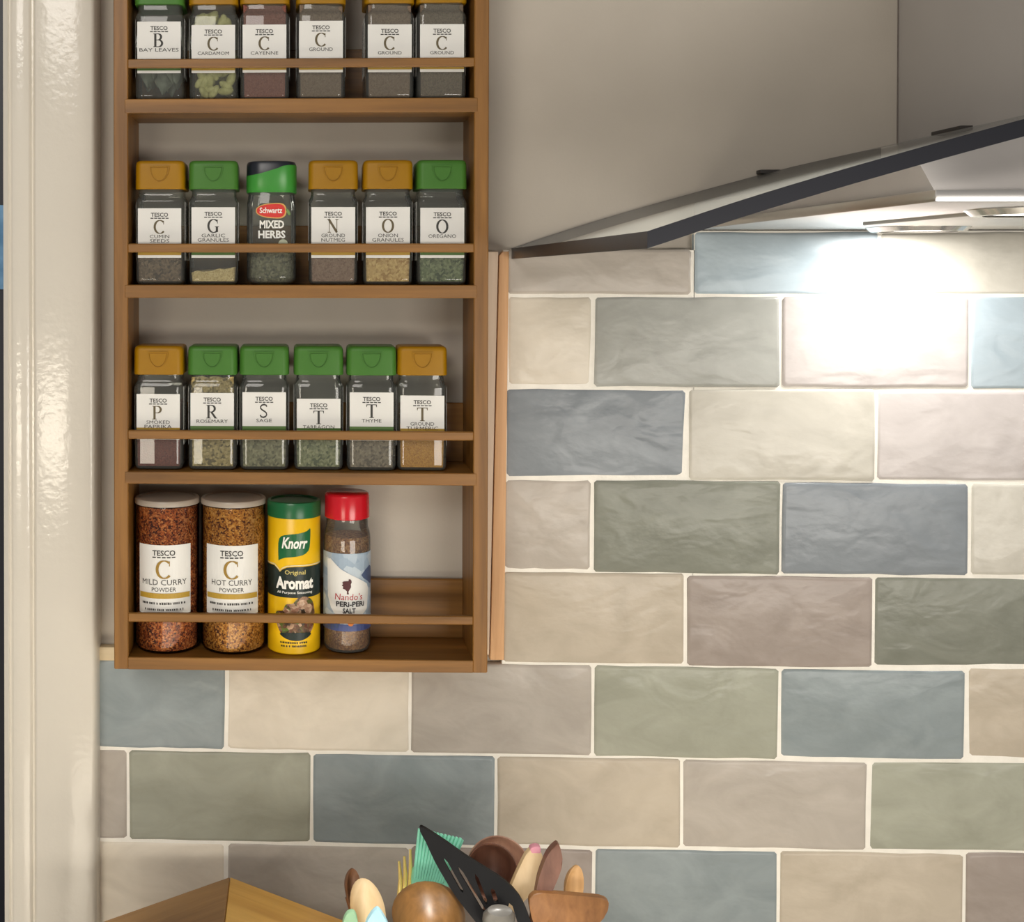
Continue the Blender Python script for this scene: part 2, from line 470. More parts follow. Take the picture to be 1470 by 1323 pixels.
ROWS = [  # upper line, joints (pixels at mid height), colours
    (-1, [728, 994, 1262, 1530, 1800], ['greige', 'sky', 'ivory', 'ash']),
    (0, [728, 851, 1120.5, 1391.5, 1662, 1800], ['cream', 'ash', 'lilac', 'sky', 'cream']),
    (1, [726, 986, 1257, 1527, 1800], ['blue', 'ivory', 'lilac', 'sage']),
    (2, [724, 850, 1121, 1391, 1661, 1800], ['greige', 'moss', 'blue', 'ivory', 'slate']),
    (3, [722, 984, 1253, 1523, 1800], ['beige', 'taupe', 'moss', 'lilac']),
    (4, [139, 324, 589, 851, 1118.5, 1386, 1655, 1800], ['slate', 'cream', 'greige', 'sage', 'slate', 'beige', 'ash']),
    (5, [139, 184.5, 447.5, 712, 978, 1245.5, 1513, 1800], ['greige', 'sage', 'slate', 'beige', 'greige', 'sage', 'blue']),
    (6, [139, 324.5, 589, 852, 1117.5, 1384, 1651, 1800], ['cream_lifted', 'greige', 'taupe', 'slate', 'beige', 'taupe', 'sage']),  # first tile lightened cream, second lighter greige, offsetting the box's shade
    (7, [139, 184, 447, 712, 978, 1245, 1513, 1800], ['beige', 'slate', 'cream', 'sage', 'lilac', 'slate', 'ivory'])]
G = 0.0010      # half joint
def tile_me(w, h, seed):
    rnd = random.Random(seed); hx, hz = w/2, h/2
    out = []; c = 0.0022
    xs = 7 if w > 0.06 else 3
    def wob(a): return (rnd.random() - 0.5)*a
    for i in range(xs): out.append((-hx + c + (2*hx - 2*c)*i/(xs - 1), -hz + wob(0.0011)))
    for i in range(1, 4): out.append((hx + wob(0.0008), -hz + c + (2*hz - 2*c)*(i - 1)/2))
    for i in range(xs): out.append((hx - c - (2*hx - 2*c)*i/(xs - 1), hz + wob(0.0011)))
    for i in range(1, 4): out.append((-hx + wob(0.0008), hz - c - (2*hz - 2*c)*(i - 1)/2))
    ring = lambda s, y: [(a - math.copysign(min(s, abs(a)), a), y, b - math.copysign(min(s, abs(b)), b)) for a, b in out]
    return loft([ring(0, 0.006), ring(0, 0.0006), ring(0.0010, -0.0008), ring(0.0035, -0.0012), [(a*.05, -0.0012, b*.05) for a, b in out]], cap0=False, smooth=60)
for ri, js, cols in ROWS:
    for k, c in enumerate(cols):
        u0, u1 = js[k], js[k + 1]; um = (u0 + u1)/2
        va, vb = hline(ri, um), hline(ri + 1, um)
        vm = (va + vb)/2
        x0, x1 = at(u0, vm, 0).x + G, at(u1, vm, 0).x - G
        z1, z0 = at(um, va, 0).z - G, at(um, vb, 0).z + G
        if ri == -1 and k == 0: z1 = at(800, 357, 0).z
        if k == 0: x0 -= G
        if ri == 7: z0 = ZB + 0.001
        o = link('tile', tile_me(x1 - x0, z1 - z0, ri*31 + k), tile_mat('glaze_' + c, TILE_RGB[c]), wall,
                 ((x0 + x1)/2, random.uniform(-0.0006, 0.0006), (z0 + z1)/2))
        o.rotation_euler = (random.uniform(-.006, .006), random.uniform(-.004, .004) + (0.004 if ri > 3 else 0.001), random.uniform(-.006, .006))

# timber bead that finishes the tiled edge (upright beside the rack, level below it)
TRIMW = wood('trim_pine', (196, 146, 98), (226, 180, 132), 'Z', rough=0.5)
TRIMH = wood('trim_pine_level', (190, 172, 140), (212, 194, 160), 'X', rough=0.5)
ztop = at(720, 361, 0).z
bm = bmesh.new()
xt0, xb0 = at(717, 400, -.004).x, at(704, 930, -.004).x
xt1, xb1 = at(731, 400, -.004).x, at(724, 930, -.004).x
zb_ = at(712, 946, 0).z
q = [(xt0, ztop - .004), (xt0 + .003, ztop), (xt1, ztop), (xb1, zb_), (xb0, zb_)]
t1 = plate([(a, 0.0025, b) for a, b in q], 0.011, 0.0012)
bm.free()
struct(link('trim_2', t1, TRIMW))
xr0, xr1 = at(690, 400, -.004).x, at(690, 930, -.004).x
t2 = plate([(a, 0.0035, b) for a, b in [(xr0, ztop), (xt0 - .0004, ztop), (xb0 - .0004, zb_ + .004), (xr1, zb_ + .004)]], 0.009, 0.0012)
struct(link('trim_4', t2, wood('trim_pale', (214, 190, 164), (234, 212, 188), 'Z', rough=0.5)))
za, zc = at(150, 927, 0).z, at(150, 947, 0).z
struct(link('trim_3', box_me(XL, xr1 - .002, -0.003, WALL_Y, zc, za, 0.002), TRIMH))

# moulded door architrave, its lining and the dark glazed door beyond
xa, xb = at(137, 600, -0.02).x, at(4, 600, -0.02).x
px = lambda u: at(u, 600, -0.02).x
prof = [(px(138), WALL_Y), (px(138), -0.012), (px(136), -0.0195), (px(133), -0.0215), (px(131), -0.0220), (px(92), -0.0222), (px(54), -0.0225), (px(52), -0.0222),
        (px(48.5), -0.0190), (px(46), -0.0190), (px(44), -0.0225), (px(42), -0.0233), (px(21), -0.0235), (px(19), -0.0230), (px(17), -0.0215), (px(15), -0.0215), (px(13), -0.0235), (px(6), -0.0215), (px(4), -0.016), (px(4), 0.045), (px(40), 0.045), (px(40), WALL_Y)]
me = loft([[(x, y, z) for x, y in prof] for z in (-0.75, 0.85)], smooth=50)
struct(link('trim_1', me, GLOSS))
dr = struct(link('door_1', box_me(-0.95, px(3), 0.046, 0.086, -0.75, 0.85, 0.002), plain('door_navy', (22, 24, 38), rough=0.4, noise=(8, 4))))
link('pane', box_me(-0.85, px(3) - 0.0012, 0.043, 0.0465, at(2, 415, .05).z, at(2, 295, .05).z), plain('pane_blue_glow', (120, 165, 205), rough=0.1, noise=(25, 30)), dr)  # bluish light in the opening, put into the pane's colour

# worktop below the picture
wt = link('worktop', box_me(-0.50, 0.62, -0.66, 0.0, -0.709, -0.669, 0.003), plain('worktop_white', (232, 226, 214), rough=0.35, noise=(40, 5)))
tag(wt, 'pale worktop along the tiled wall under the pot and corner box', 'worktop')

# ================================================================ COOKER HOOD
HX0, HX1, HYF = -0.0742, 0.8742, -0.43
ARCH = [(-0.0742, 0.0425), (-0.03, 0.0577), (0.0258, 0.0748), (0.0923, 0.0937), (0.159, 0.1118), (0.215, 0.125), (0.272, 0.1362), (0.33, 0.145), (0.40, 0.1485)]
ARCH = ARCH + [(0.80 - x, z) for x, z in ARCH[-2::-1]]
def arch(x):
    if x <= ARCH[0][0]: return ARCH[0][1]
    for (a, b), (c, d) in zip(ARCH, ARCH[1:]):
        if x <= c: return b + (d - b)*(x - a)/(c - a)
    return ARCH[-1][1]
def archs(x): return sum(arch(x + d) for d in (-.02, -.01, 0, .01, .02))/5 if HX0 + .02 < x < HX1 - .02 else arch(x)
GT = 0.0095
hood = thing('cooker_hood', 'steel cooker hood with curved dark-edged glass canopy above the tiles', 'cooker hood', (0.40, 0.0, 0.0593))
HB = Vector((0.40, 0.0, 0.0593))
def hlink(name, me, mat, parent=hood):
    me.transform(Matrix.Translation(-HB)); return link(name, me, mat, parent)
xs = [HX0 + (HX1 - HX0)*i/60 for i in range(61)]
# clear panes (top and bottom skins), then the thick dark ground edge all round
rings = [[(x, WALL_Y - 0.002, archs(x)), (x, HYF, archs(x)), (x, HYF, archs(x) - GT), (x, WALL_Y - 0.002, archs(x) - GT)] for x in xs]
bm = bmesh.new()
vs = [[bm.verts.new(p) for p in rg] for rg in rings]
for a, b in zip(vs, vs[1:]):
    bm.faces.new((a[0], b[0], b[1], a[1])); bm.faces.new((a[3], a[2], b[2], b[3]))
canopy = hlink('glass_canopy', to_mesh(bm, smooth=40), glass('canopy_glass', (0.93, 0.935, 0.94), rough=0.10, ior=1.45, gloss=0.35, lift=0.12))
bm = bmesh.new()
e = 0.0006
def edge_strip(pts_top):
    A = [bm.verts.new(Vector(p)) for p in pts_top]; B = [bm.verts.new(Vector(p) - Vector((0, 0, GT))) for p in pts_top]
    for i in range(len(A) - 1): bm.faces.new((A[i], A[i + 1], B[i + 1], B[i]))
edge_strip([(HX0 - e, HYF - e, archs(HX0))] + [(x, HYF - e, archs(x)) for x in xs[1:-1]] + [(HX1 + e, HYF - e, archs(HX1))])
edge_strip([(HX0 - e, HYF - e, archs(HX0)), (HX0 - e, WALL_Y - 0.002, archs(HX0))])
edge_strip([(HX1 + e, HYF - e, archs(HX1)), (HX1 + e, WALL_Y - 0.002, archs(HX1))])
hlink('glass_edge', to_mesh(bm, smooth=50), plain('glass_edge', (12, 14, 26), rough=0.3, spec=0.5))
bm = bmesh.new()
edge_strip([(x, WALL_Y - 0.0015, archs(x)) for x in xs if x < 0.2727])
hlink('glass_back_edge', to_mesh(bm, smooth=50), plain('glass_edge_back', (70, 66, 62), rough=0.3))

PX0, PX1, PYF, PZ = 0.0912, 0.7088, -0.410, 0.0593
STEEL = plain('hood_satin', (208, 203, 200), rough=0.4, metal=0.3, noise=(20, 4))
STEELP = steel('hood_plate_steel', (225, 222, 218), 0.28, (12, 1, 1))
hlink('base_plate', box_me(PX0 - .002, PX1 + .002, PYF - .004, WALL_Y - .001, PZ, PZ + 0.007, 0.0015), STEELP)
rg = []
for i in range(25):
    x = PX0 + (PX1 - PX0)*i/24; zt = archs(x) - GT - 0.0006
    yf = PYF + (zt - PZ)*0.75
    rg.append([(x, WALL_Y - .001, PZ + .006), (x, PYF, PZ + .006), (x, yf, zt), (x, WALL_Y - .001, zt)])
hlink('body', loft(rg, smooth=30), STEEL)
CHX0, CHX1 = 0.2727, 0.5273
hlink('chimney', box_me(CHX0, CHX1, -0.24, WALL_Y - .001, 0.128, 0.85, 0.0012), plain('chimney_coat', (196, 192, 188), rough=0.5, metal=0.1, noise=(6, 3)))
hlink('seam_line', box_me(CHX0 - .0006, CHX0 + .0002, WALL_Y - .0016, WALL_Y - .0002, archs(CHX0), 0.85), plain('seam_grey', (118, 110, 104), rough=0.7, noise=(90, 8)))  # thin dark strip along the joint of chimney and wall
for u in (1104, 1372):
    c = at(u, 246 if u < 1200 else 188, 0.0 if u < 1200 else -0.09)
    if u < 1200: me = box_me(c.x - .009, c.x + .009, -0.004, WALL_Y - .001, archs(c.x) - .001, archs(c.x) + .0025, 0.0008)
    else: me = box_me(CHX0 - .010, CHX0 + .001, -0.115, -0.07, archs(CHX0) - .001, archs(CHX0) + .0025, 0.0008)
    hlink('glass_bracket', me, plain('bracket_dark', (52, 48, 46), rough=0.5))
for x0 in (0.20, 0.41):
    hlink('grease_filter', box_me(x0 - .03, x0 + .16, -0.37, -0.15, PZ - .0025, PZ + .001, 0.001), dotted('filter_mesh', (205, 202, 196), (90, 88, 86)))
def lamp(x, y, power, spot):
    ring = hlink('lamp_ring', lathe([(0.030, -.004), (0.036, -.004), (0.040, -.0005), (0.040, .001), (0.030, .001)], 40, False, False), steel('lamp_ring_steel', (215, 213, 210), 0.15), hood)
    ring.location = (x - HB.x, y - HB.y, 0); ring.data.transform(Matrix.Translation(HB))
    le, ns, lsx, b = base_mat('lamp_lens_%d' % len(MATS))
    b.inputs['Base Color'].default_value = (1, 1, 1, 1); b.inputs['Emission Color'].default_value = (1.0, 0.97, 0.92, 1); b.inputs['Emission Strength'].default_value = 6.0
    lens = link('lamp_lens', lathe([(0.0295, -.0025), (0.0295, .0008)], 32), le, ring)
    l = bpy.data.lights.new('hood_lamp', 'AREA'); l.shape = 'DISK'; l.size = 0.055; l.energy = power; l.color = (1.0, 0.97, 0.93)
    o = bpy.data.objects.new('hood_lamp', l); COL.objects.link(o); o.location = (x, y, PZ - 0.0045)
    if spot:
        l = bpy.data.lights.new('hood_lamp_beam', 'SPOT'); l.energy = spot; l.color = (1.0, 0.96, 0.90); l.spot_size = math.radians(66); l.spot_blend = 0.6; l.shadow_soft_size = 0.025
        o = bpy.data.objects.new('hood_lamp_beam', l); COL.objects.link(o); o.location = (x, y, PZ - 0.006); o.rotation_euler.x = math.radians(-6)
LX = at(1268, 400, 0).x
lamp(LX, -0.060, 0.64, 0)
lamp(0.80 - LX, -0.060, 0.64, 0)
lamp(0.19, -0.34, 0.05, 5)
lamp(0.61, -0.34, 0.05, 5)

# ================================================================ SPICE RACK
OAKX = wood('rack_oak_level', (106, 70, 24), (150, 104, 44), 'X', rough=0.42)
OAKZ = wood('rack_oak_upright', (108, 71, 24), (152, 105, 44), 'Z', rough=0.42)
RF, RB = -0.064, 0.006
RX0, RX1 = -0.4268, -0.1052
SH = [(0.1697, 0.1575), (0.0098, -0.0014), (-0.1513, -0.1618), (-0.3121, -0.3228)]
RTOP = 0.302
RZ = (0.0268, 0.0280, 0.0280, 0.0304)
PT = 0.0125
rack = thing('spice_rack', 'tall open oak spice rack with four rows of jars on painted wall', 'spice rack', ((RX0 + RX1)/2, RB, SH[3][1]))
RO = Vector(((RX0 + RX1)/2, RB, SH[3][1]))
def rlink(name, me, mat, parent=rack):
    me.transform(Matrix.Translation(-RO)); return link(name, me, mat, parent)
for a, b in ((RX0, RX0 + PT), (RX1 - PT, RX1)):
    rlink('side_panel', box_me(a, b, RF, RB, SH[3][1], RTOP, 0.0008, 1), OAKZ)
for i, (z1, z0) in enumerate(SH):
    rlink('shelf', box_me(RX0 + (PT - .003 if i < 3 else PT - .0005), RX1 - (PT - .003 if i < 3 else PT - .0005), RF - 0.0004, RB, z0, z1, 0.0006, 1), OAKX)
    rlink('front_rail', box_me(RX0 + PT - .0004, RX1 - PT + .0004, RF + .0003, RF + 0.0050, z1 + RZ[i], z1 + RZ[i] + 0.0076, 0.0008, 1), OAKX)
    rlink('back_rail', box_me(RX0 + PT - .0004, RX1 - PT + .0004, RB - 0.006, RB, z1 - .0002, z1 + 0.0535, 0.0008, 1), OAKX)
rlink('top_panel', box_me(RX0 + PT - .0005, RX1 - PT + .0005, RF - 0.0004, RB, RTOP - 0.011, RTOP, 0.0006, 1), OAKX)
BRASS = plain('brass', (178, 150, 96), rough=0.3, metal=0.9, noise=(60, 10))
for u, v, s in ((163, 139, -1), (705, 141, 1), (161, 880, -1), (701, 881, 1)):
    p = at(u, v, -0.03); xx = RX0 if s < 0 else RX1
    bm = bmesh.new(); R1, r1 = 0.0052, 0.0013; n1, n2 = 18, 8
    g = [[bm.verts.new((xx + s*0.0014 + s*r1*math.cos(2*PI*j/n2), -0.03 + (R1 + r1*math.sin(2*PI*j/n2))*math.cos(2*PI*i/n1), p.z + (R1 + r1*math.sin(2*PI*j/n2))*math.sin(2*PI*i/n1))) for j in range(n2)] for i in range(n1)]
    for i in range(n1):
        for j in range(n2): bm.faces.new((g[i][j], g[(i + 1) % n1][j], g[(i + 1) % n1][(j + 1) % n2], g[i][(j + 1) % n2]))
    ey = rlink('screw_cup', to_mesh(bm, smooth=60), BRASS)
    me = lathe([(0.0045, 0), (0.0042, .0012), (0.0028, .0024), (0.0008, .0028)], 16)
    me.transform(Matrix.Translation((xx, -0.03, p.z)) @ Matrix.Rotation(s*PI/2, 4, 'Y'))
    rlink('screw_head', me, BRASS, ey)

# ================================================================ JARS
JG = glass('jar_glass', (0.90, 0.93, 0.90), rough=0.03, ior=1.5, gloss=1.0, lift=0.12)
GOLD = plain('lid_gold', (156, 112, 0), rough=0.42, spec=0.3, noise=(30, 4))
GREEN = plain('lid_green', (66, 116, 42), rough=0.42, spec=0.3, noise=(30, 4))
PAPER = plain('label_paper', (226, 225, 220), rough=0.45, noise=(40, 2))
INK = plain('ink_grey', (58, 56, 52), rough=0.6, noise=(50, 3))
INKG = plain('ink_gold', (150, 118, 40), rough=0.5, noise=(50, 4))
INKN = plain('ink_bronze', (96, 84, 58), rough=0.6, noise=(50, 4))
BAND = plain('band_green', (74, 108, 44), rough=0.5, noise=(50, 4))
BANDG = plain('band_gold', (180, 146, 52), rough=0.5, noise=(50, 4))
WHITE = plain('ink_white', (240, 238, 230), rough=0.5, noise=(50, 2))
HW = 0.0212
JBODY = rloft([(0.0, .0185, .0185, .004), (.0012, .0202, .0202, .0055), (.004, HW, HW, .006), (.0052, HW, HW, .006), (.0695, HW, HW, .006), (.0705, HW, HW, .006), (.0735, .0196, .0196, .006), (.0760, .0190, .0190, .006), (.0766, .0190, .0190, .006), (.0812, .0190, .0190, .006)], cap1=False)
# lid with a D-shaped thumb tab let into the front
lid_secs = [(.0800, .0210, .0210, .005), (.0806, .0216, .0216, .0055), (.0814, .0216, .0216, .0055), (.0998, .0214, .0214, .0055), (.1010, .0213, .0213, .0055), (.1030, .0207, .0207, .0055), (.1040, .0192, .0192, .005)]
JLID = rloft(lid_secs)
def dshape(w, h): return [(-w, 0), (w, 0)] + [(w*math.cos(a), -h*math.sin(a)) for a in [PI*i/14 for i in range(1, 14)]]
def d_tab():
    bm = bmesh.new(); y0 = -0.0214
    def ring(w, h, y, dz=0): return [bm.verts.new((a, y, .0985 + b + dz)) for a, b in dshape(w, h)]
    rs = [ring(.0089, .0128, y0 + .0006, .0008), ring(.0089, .0128, y0 - .0009, .0008), ring(.0080, .0119, y0 - .0009), ring(.0076, .0114, y0 + .0004, -.0003), ring(.0072, .0110, y0 + .0004, -.0005), ring(.0068, .0106, y0 - .0004, -.0007)]
    for a, b in zip(rs, rs[1:]):
        for i in range(len(a)): bm.faces.new((a[i], a[(i + 1) % len(a)], b[(i + 1) % len(b)], b[i]))
    bm.faces.new(rs[-1])
    return to_mesh(bm, smooth=15)
JTAB = d_tab()
SIDE = box_me(-.0001, .0001, -.0140, .0140, .0205, .0695)
bm = bmesh.new(); rnd = random.Random(3)
for k in range(7):
    y = -.0115 + k*.0038; z = .0240
    while z < .066:
        l = rnd.uniform(.0012, .0040)
        bm.faces.new([bm.verts.new((0, y + a, z + b)) for a, b in ((0, 0), (.0011, 0), (.0011, l), (0, l))]); z += l + .0009
SPRINT = fin(bm)

def bumpy_fill(h, hw, amp, seed, slope=0.0):
    rnd = random.Random(seed); bm = bmesh.new(); n = 8
    g = [[bm.verts.new((-hw + 2*hw*i/n, -hw + 2*hw*j/n, h + rnd.uniform(-amp, amp) + slope*(i/n - .5))) for j in range(n + 1)] for i in range(n + 1)]
    for i in range(n):
        for j in range(n): bm.faces.new((g[i][j], g[i + 1][j], g[i + 1][j + 1], g[i][j + 1]))
    border = [g[i][0] for i in range(n)] + [g[n][j] for j in range(n)] + [g[n - i][n] for i in range(n)] + [g[0][n - j] for j in range(n)]
    lo = [bm.verts.new((v.co.x*0.95, v.co.y*0.95, .0028)) for v in border]
    for i in range(len(border)): k = (i + 1) % len(border); bm.faces.new((border[i], border[k], lo[k], lo[i]))
    bm.faces.new(lo)
    return to_mesh(bm, smooth=50)

def ellipsoids(specs, seg=8):
    bm = bmesh.new()
    for c, rx, rz, rot in specs:
        mtx = Matrix.Translation(c) @ rot.to_matrix().to_4x4() @ Matrix.Diagonal((rx, rx, rz, 1))
        bmesh.ops.create_icosphere(bm, subdivisions=2, radius=1.0, matrix=mtx)
    return to_mesh(bm, smooth=60)

POW = {
 'cayenne': [(112, 62, 50), (132, 80, 66), (122, 70, 58)], 'brown': [(108, 88, 72), (126, 106, 88), (116, 96, 80)], 'umber': [(96, 82, 68), (116, 100, 84), (104, 90, 74)],
 'cumin': [(70, 56, 44), (128, 106, 84), (98, 80, 62)], 'garlic': [(206, 180, 124), (226, 204, 152), (190, 164, 110)], 'herbs': [(60, 60, 42), (132, 128, 100), (90, 90, 62)],
 'nutmeg': [(122, 92, 76), (150, 120, 100), (136, 106, 88)], 'onion': [(176, 134, 74), (226, 190, 124), (204, 166, 104)], 'oregano': [(60, 72, 44), (134, 142, 104), (94, 106, 70)],
 'paprika': [(92, 34, 24), (120, 52, 38), (104, 42, 30)], 'rosemary': [(96, 82, 44), (190, 168, 112), (146, 126, 74)], 'sage': [(84, 82, 56), (150, 144, 108), (116, 112, 80)],
 'tarragon': [(80, 88, 56), (158, 158, 118), (116, 120, 80)], 'thyme': [(92, 80, 66), (146, 130, 108), (118, 104, 86)], 'turmeric': [(178, 118, 22), (206, 146, 44), (190, 130, 30)]}
def pmat(k): return speckle('spice_' + k, POW[k], 900.0 if k in ('cayenne', 'brown', 'umber', 'nutmeg', 'paprika', 'turmeric', 'garlic') else 520.0)

GRP = None
def square_jar(x, zs, lid, initial, word, kind, fill, label, second=None, dz=0.0, y=-0.0345, rot=0.0, lw=1.0):
    x = max(x, RX0 + PT + HW + .0018)
    j = thing('spice_jar', label, 'jar', (x, y, zs + 0.0002)); j.rotation_euler.z = rot
    j.scale = (1, 1, 1.035)
    link('glass_body', JBODY, JG, j)
    l = link('lid', JLID.copy() if False else LIDS[lid], None, j)
    link('thumb_tab', TABS[lid], None, l)
    # contents
    if kind == 'leaves':
        bm = bmesh.new(); rnd = random.Random(5)
        for k in range(26):
            cx, cy, a, w, h = rnd.uniform(-.014, .014), rnd.uniform(-.017, .014), rnd.uniform(-.6, .6), rnd.uniform(.006, .010), rnd.uniform(.018, .026)
            z0 = rnd.uniform(.030, .040); tl = rnd.uniform(-.25, .25)
            pts = []
            for t in range(7):
                q = -1 + 2*t/6; ww = w*math.sqrt(max(0, 1 - q*q))*.9 + .0004
                pts.append((q*h, ww))
            L = [bm.verts.new((max(-.019, min(.019, cx + math.cos(a)*ww + q*tl)), max(-.019, min(.019, cy + math.sin(a)*ww + .003*math.cos(q/h*1.5)*0)), z0 + q)) for q, ww in pts]
            M = [bm.verts.new((max(-.019, min(.019, cx + q*tl)), max(-.019, min(.019, cy - .0018)), z0 + q)) for q, ww in pts]
            Q = [bm.verts.new((max(-.019, min(.019, cx - math.cos(a)*ww + q*tl)), max(-.019, min(.019, cy - math.sin(a)*ww)), z0 + q)) for q, ww in pts]
            for t in range(6):
                bm.faces.new((L[t], L[t + 1], M[t + 1], M[t])); bm.faces.new((M[t], M[t + 1], Q[t + 1], Q[t]))
        o = link('bay_leaves', to_mesh(bm, smooth=60), plain('bay_leaf', (74, 82, 66), rough=0.5, noise=(120, 22)), j); o['kind'] = 'stuff'
    elif kind == 'pods':
        rnd = random.Random(8); sp = []
        from mathutils import Euler
        for k in range(90):
            z = .007 + .066*(k/90)
            sp.append((Vector((rnd.uniform(-.0155, .0155), rnd.choice([-.0150, -.0145, rnd.uniform(-.012, .014)]), z)), rnd.uniform(.0032, .0040), rnd.uniform(.0062, .0078), Euler((rnd.uniform(-.4, .4), rnd.uniform(0, 3.1), 0))))
        o = link('cardamom_pods', ellipsoids(sp), plain('cardamom', (176, 172, 112), rough=0.7, noise=(180, 22), bump=0.4, bscale=300), j); o['kind'] = 'stuff'
    else:
        slope = 0.0035 if kind == 'garlic' else random.uniform(-.002, .002)
        link('contents', bumpy_fill(fill, .0192 if fill < .07 else .0185, .0009, hash(initial + word) % 97, slope), pmat(kind), j)
    # front label with its print
    z0, z1 = (.0225 if abs(zs - SH[2][0]) > .01 else .0258), .0648 + dz; hwl = .0189*lw
    lb = link('label', box_me(-hwl, hwl, -HW - .0004, -HW - .0001, z0, z1), PAPER, j)
    yp = -HW - .0006; bt = .0372 if (abs(zs - SH[2][0]) < .01 and lid == 'green' and dz > -.003) else z0 + .0098
    link('colour_band', poly_print([[(-hwl, z0 + .0022), (hwl, z0 + .0022), (hwl, bt), (-hwl, bt)]], yp), BAND if lid == 'green' else BANDG, lb)
    w_ = word.split('|')
    t = [('TESCO', 0, z1 - .0072, .0150, .0034)]
    bars = [[(-.0079 + i*.0033, z1 - .0088), (-.0079 + i*.0033 + .0026, z1 - .0088), (-.0079 + i*.0033 + .0026, z1 - .0080), (-.0079 + i*.0033, z1 - .0080)] for i in range(5)]
    link('brand_lettering', text_print(t, yp, bold=0.02), INK, lb)
    link('brand_dashes', poly_print(bars, yp), INK, lb)
    link('initial', glyph_print(initial, 0, z1 - .0213, .0113, yp), INKN if lid == 'gold' else INK, lb)
    rows = []
    zb = z1 - .0251
    for i, wd in enumerate(w_):
        rows.append((wd, 0, zb - i*.0037, min(.0345*lw, .0034*len(wd)), .0029))
    link('name_lettering', text_print(rows, yp, bold=0.0), INK, lb)
    for s in (-1, 1):
        sl = link('side_label', SIDE, PAPER, j, (s*(HW + .0002), 0, 0))
        link('fine_print', SPRINT, INK, sl, (s*.0003, 0, 0))
    return j
LIDS, TABS = {}, {}
for k, mt in (('gold', GOLD), ('green', GREEN)):
    LIDS[k] = JLID.copy(); LIDS[k].materials.append(mt); TABS[k] = JTAB.copy(); TABS[k].materials.append(mt)

def jx(u0, u1, v): return (at(u0, v, -0.0555).x + at(u1, v, -0.0555).x)/2
J1 = [(193, 263, 'green', 'B', 'BAY LEAVES', 'leaves', .05, 'green-lidded square jar of bay leaves with initial B', .0008),
      (271, 341, 'gold', 'C', 'CARDAMOM', 'pods', .07, 'gold-lidded square jar of pale green cardamom pods, initial C', -.0022),
      (345, 415, 'gold', 'C', 'CAYENNE', 'cayenne', .079, 'gold-lidded square jar of reddish cayenne powder, initial C', -.0024),
      (426, 495, 'gold', 'C', 'GROUND', 'brown', .079, 'gold-lidded jar of brown ground spice, C, beside the cayenne jar', .0005),
      (524, 594, 'gold', 'C', 'GROUND', 'brown', .079, 'gold-lidded jar of brown ground spice, C, across the gap in the top row', -.0026),
      (599, 669, 'gold', 'C', 'GROUND', 'umber', .079, 'gold-lidded jar of dull brown ground spice, C, against the rack side on top row', -.0028)]
J2 = [(194, 265, 'gold', 'C', 'CUMIN|SEEDS', 'cumin', .026, 'gold-lidded square jar of cumin seeds, initial C', -.0008),
      (270, 341, 'green', 'G', 'GARLIC|GRANULES', 'garlic', .0125, 'green-lidded square jar with a little cream garlic, initial G', .0),
      (443, 514, 'gold', 'N', 'GROUND|NUTMEG', 'nutmeg', .031, 'gold-lidded square jar of ground nutmeg, initial N', .0),
      (522, 593, 'gold', 'O', 'ONION|GRANULES', 'onion', .028, 'gold-lidded square jar of golden onion granules, initial O', .0),
      (599, 670, 'green', 'O', 'OREGANO', 'oregano', .031, 'green-lidded square jar of oregano, initial O', -.0006)]
J3 = [(192, 263, 'gold', 'P', 'SMOKED|PAPRIKA', 'paprika', .056, 'gold-lidded square jar of dark red paprika, initial P', -.0010),
      (270, 340, 'green', 'R', 'ROSEMARY', 'rosemary', .078, 'green-lidded square jar full of rosemary, initial R', .0),
      (344, 414, 'green', 'S', 'SAGE', 'sage', .030, 'green-lidded square jar of sage, initial S', .0008),
      (422, 492, 'green', 'T', 'TARRAGON', 'tarragon', .029, 'green-lidded square jar of tarragon, initial T, low label', -.0046),
      (499, 569, 'green', 'T', 'THYME', 'thyme', .029, 'green-lidded square jar of thyme, initial T, green label band', .0010),
      (572, 642, 'gold', 'T', 'GROUND|TURMERIC', 'turmeric', .040, 'gold-lidded square jar of yellow turmeric, initial T', -.0016)]
for row, zi, v in ((J1, 0, 70), (J2, 1, 330), (J3, 2, 590)):
    for u0, u1, lid, ini, word, kind, fill, lab, dz in row:
        square_jar(jx(u0, u1, v), SH[zi][0], lid, ini, word, kind, fill, lab, dz=dz, rot=random.uniform(-.02, .02), y=-0.0340 + random.uniform(-.0008, .0008))

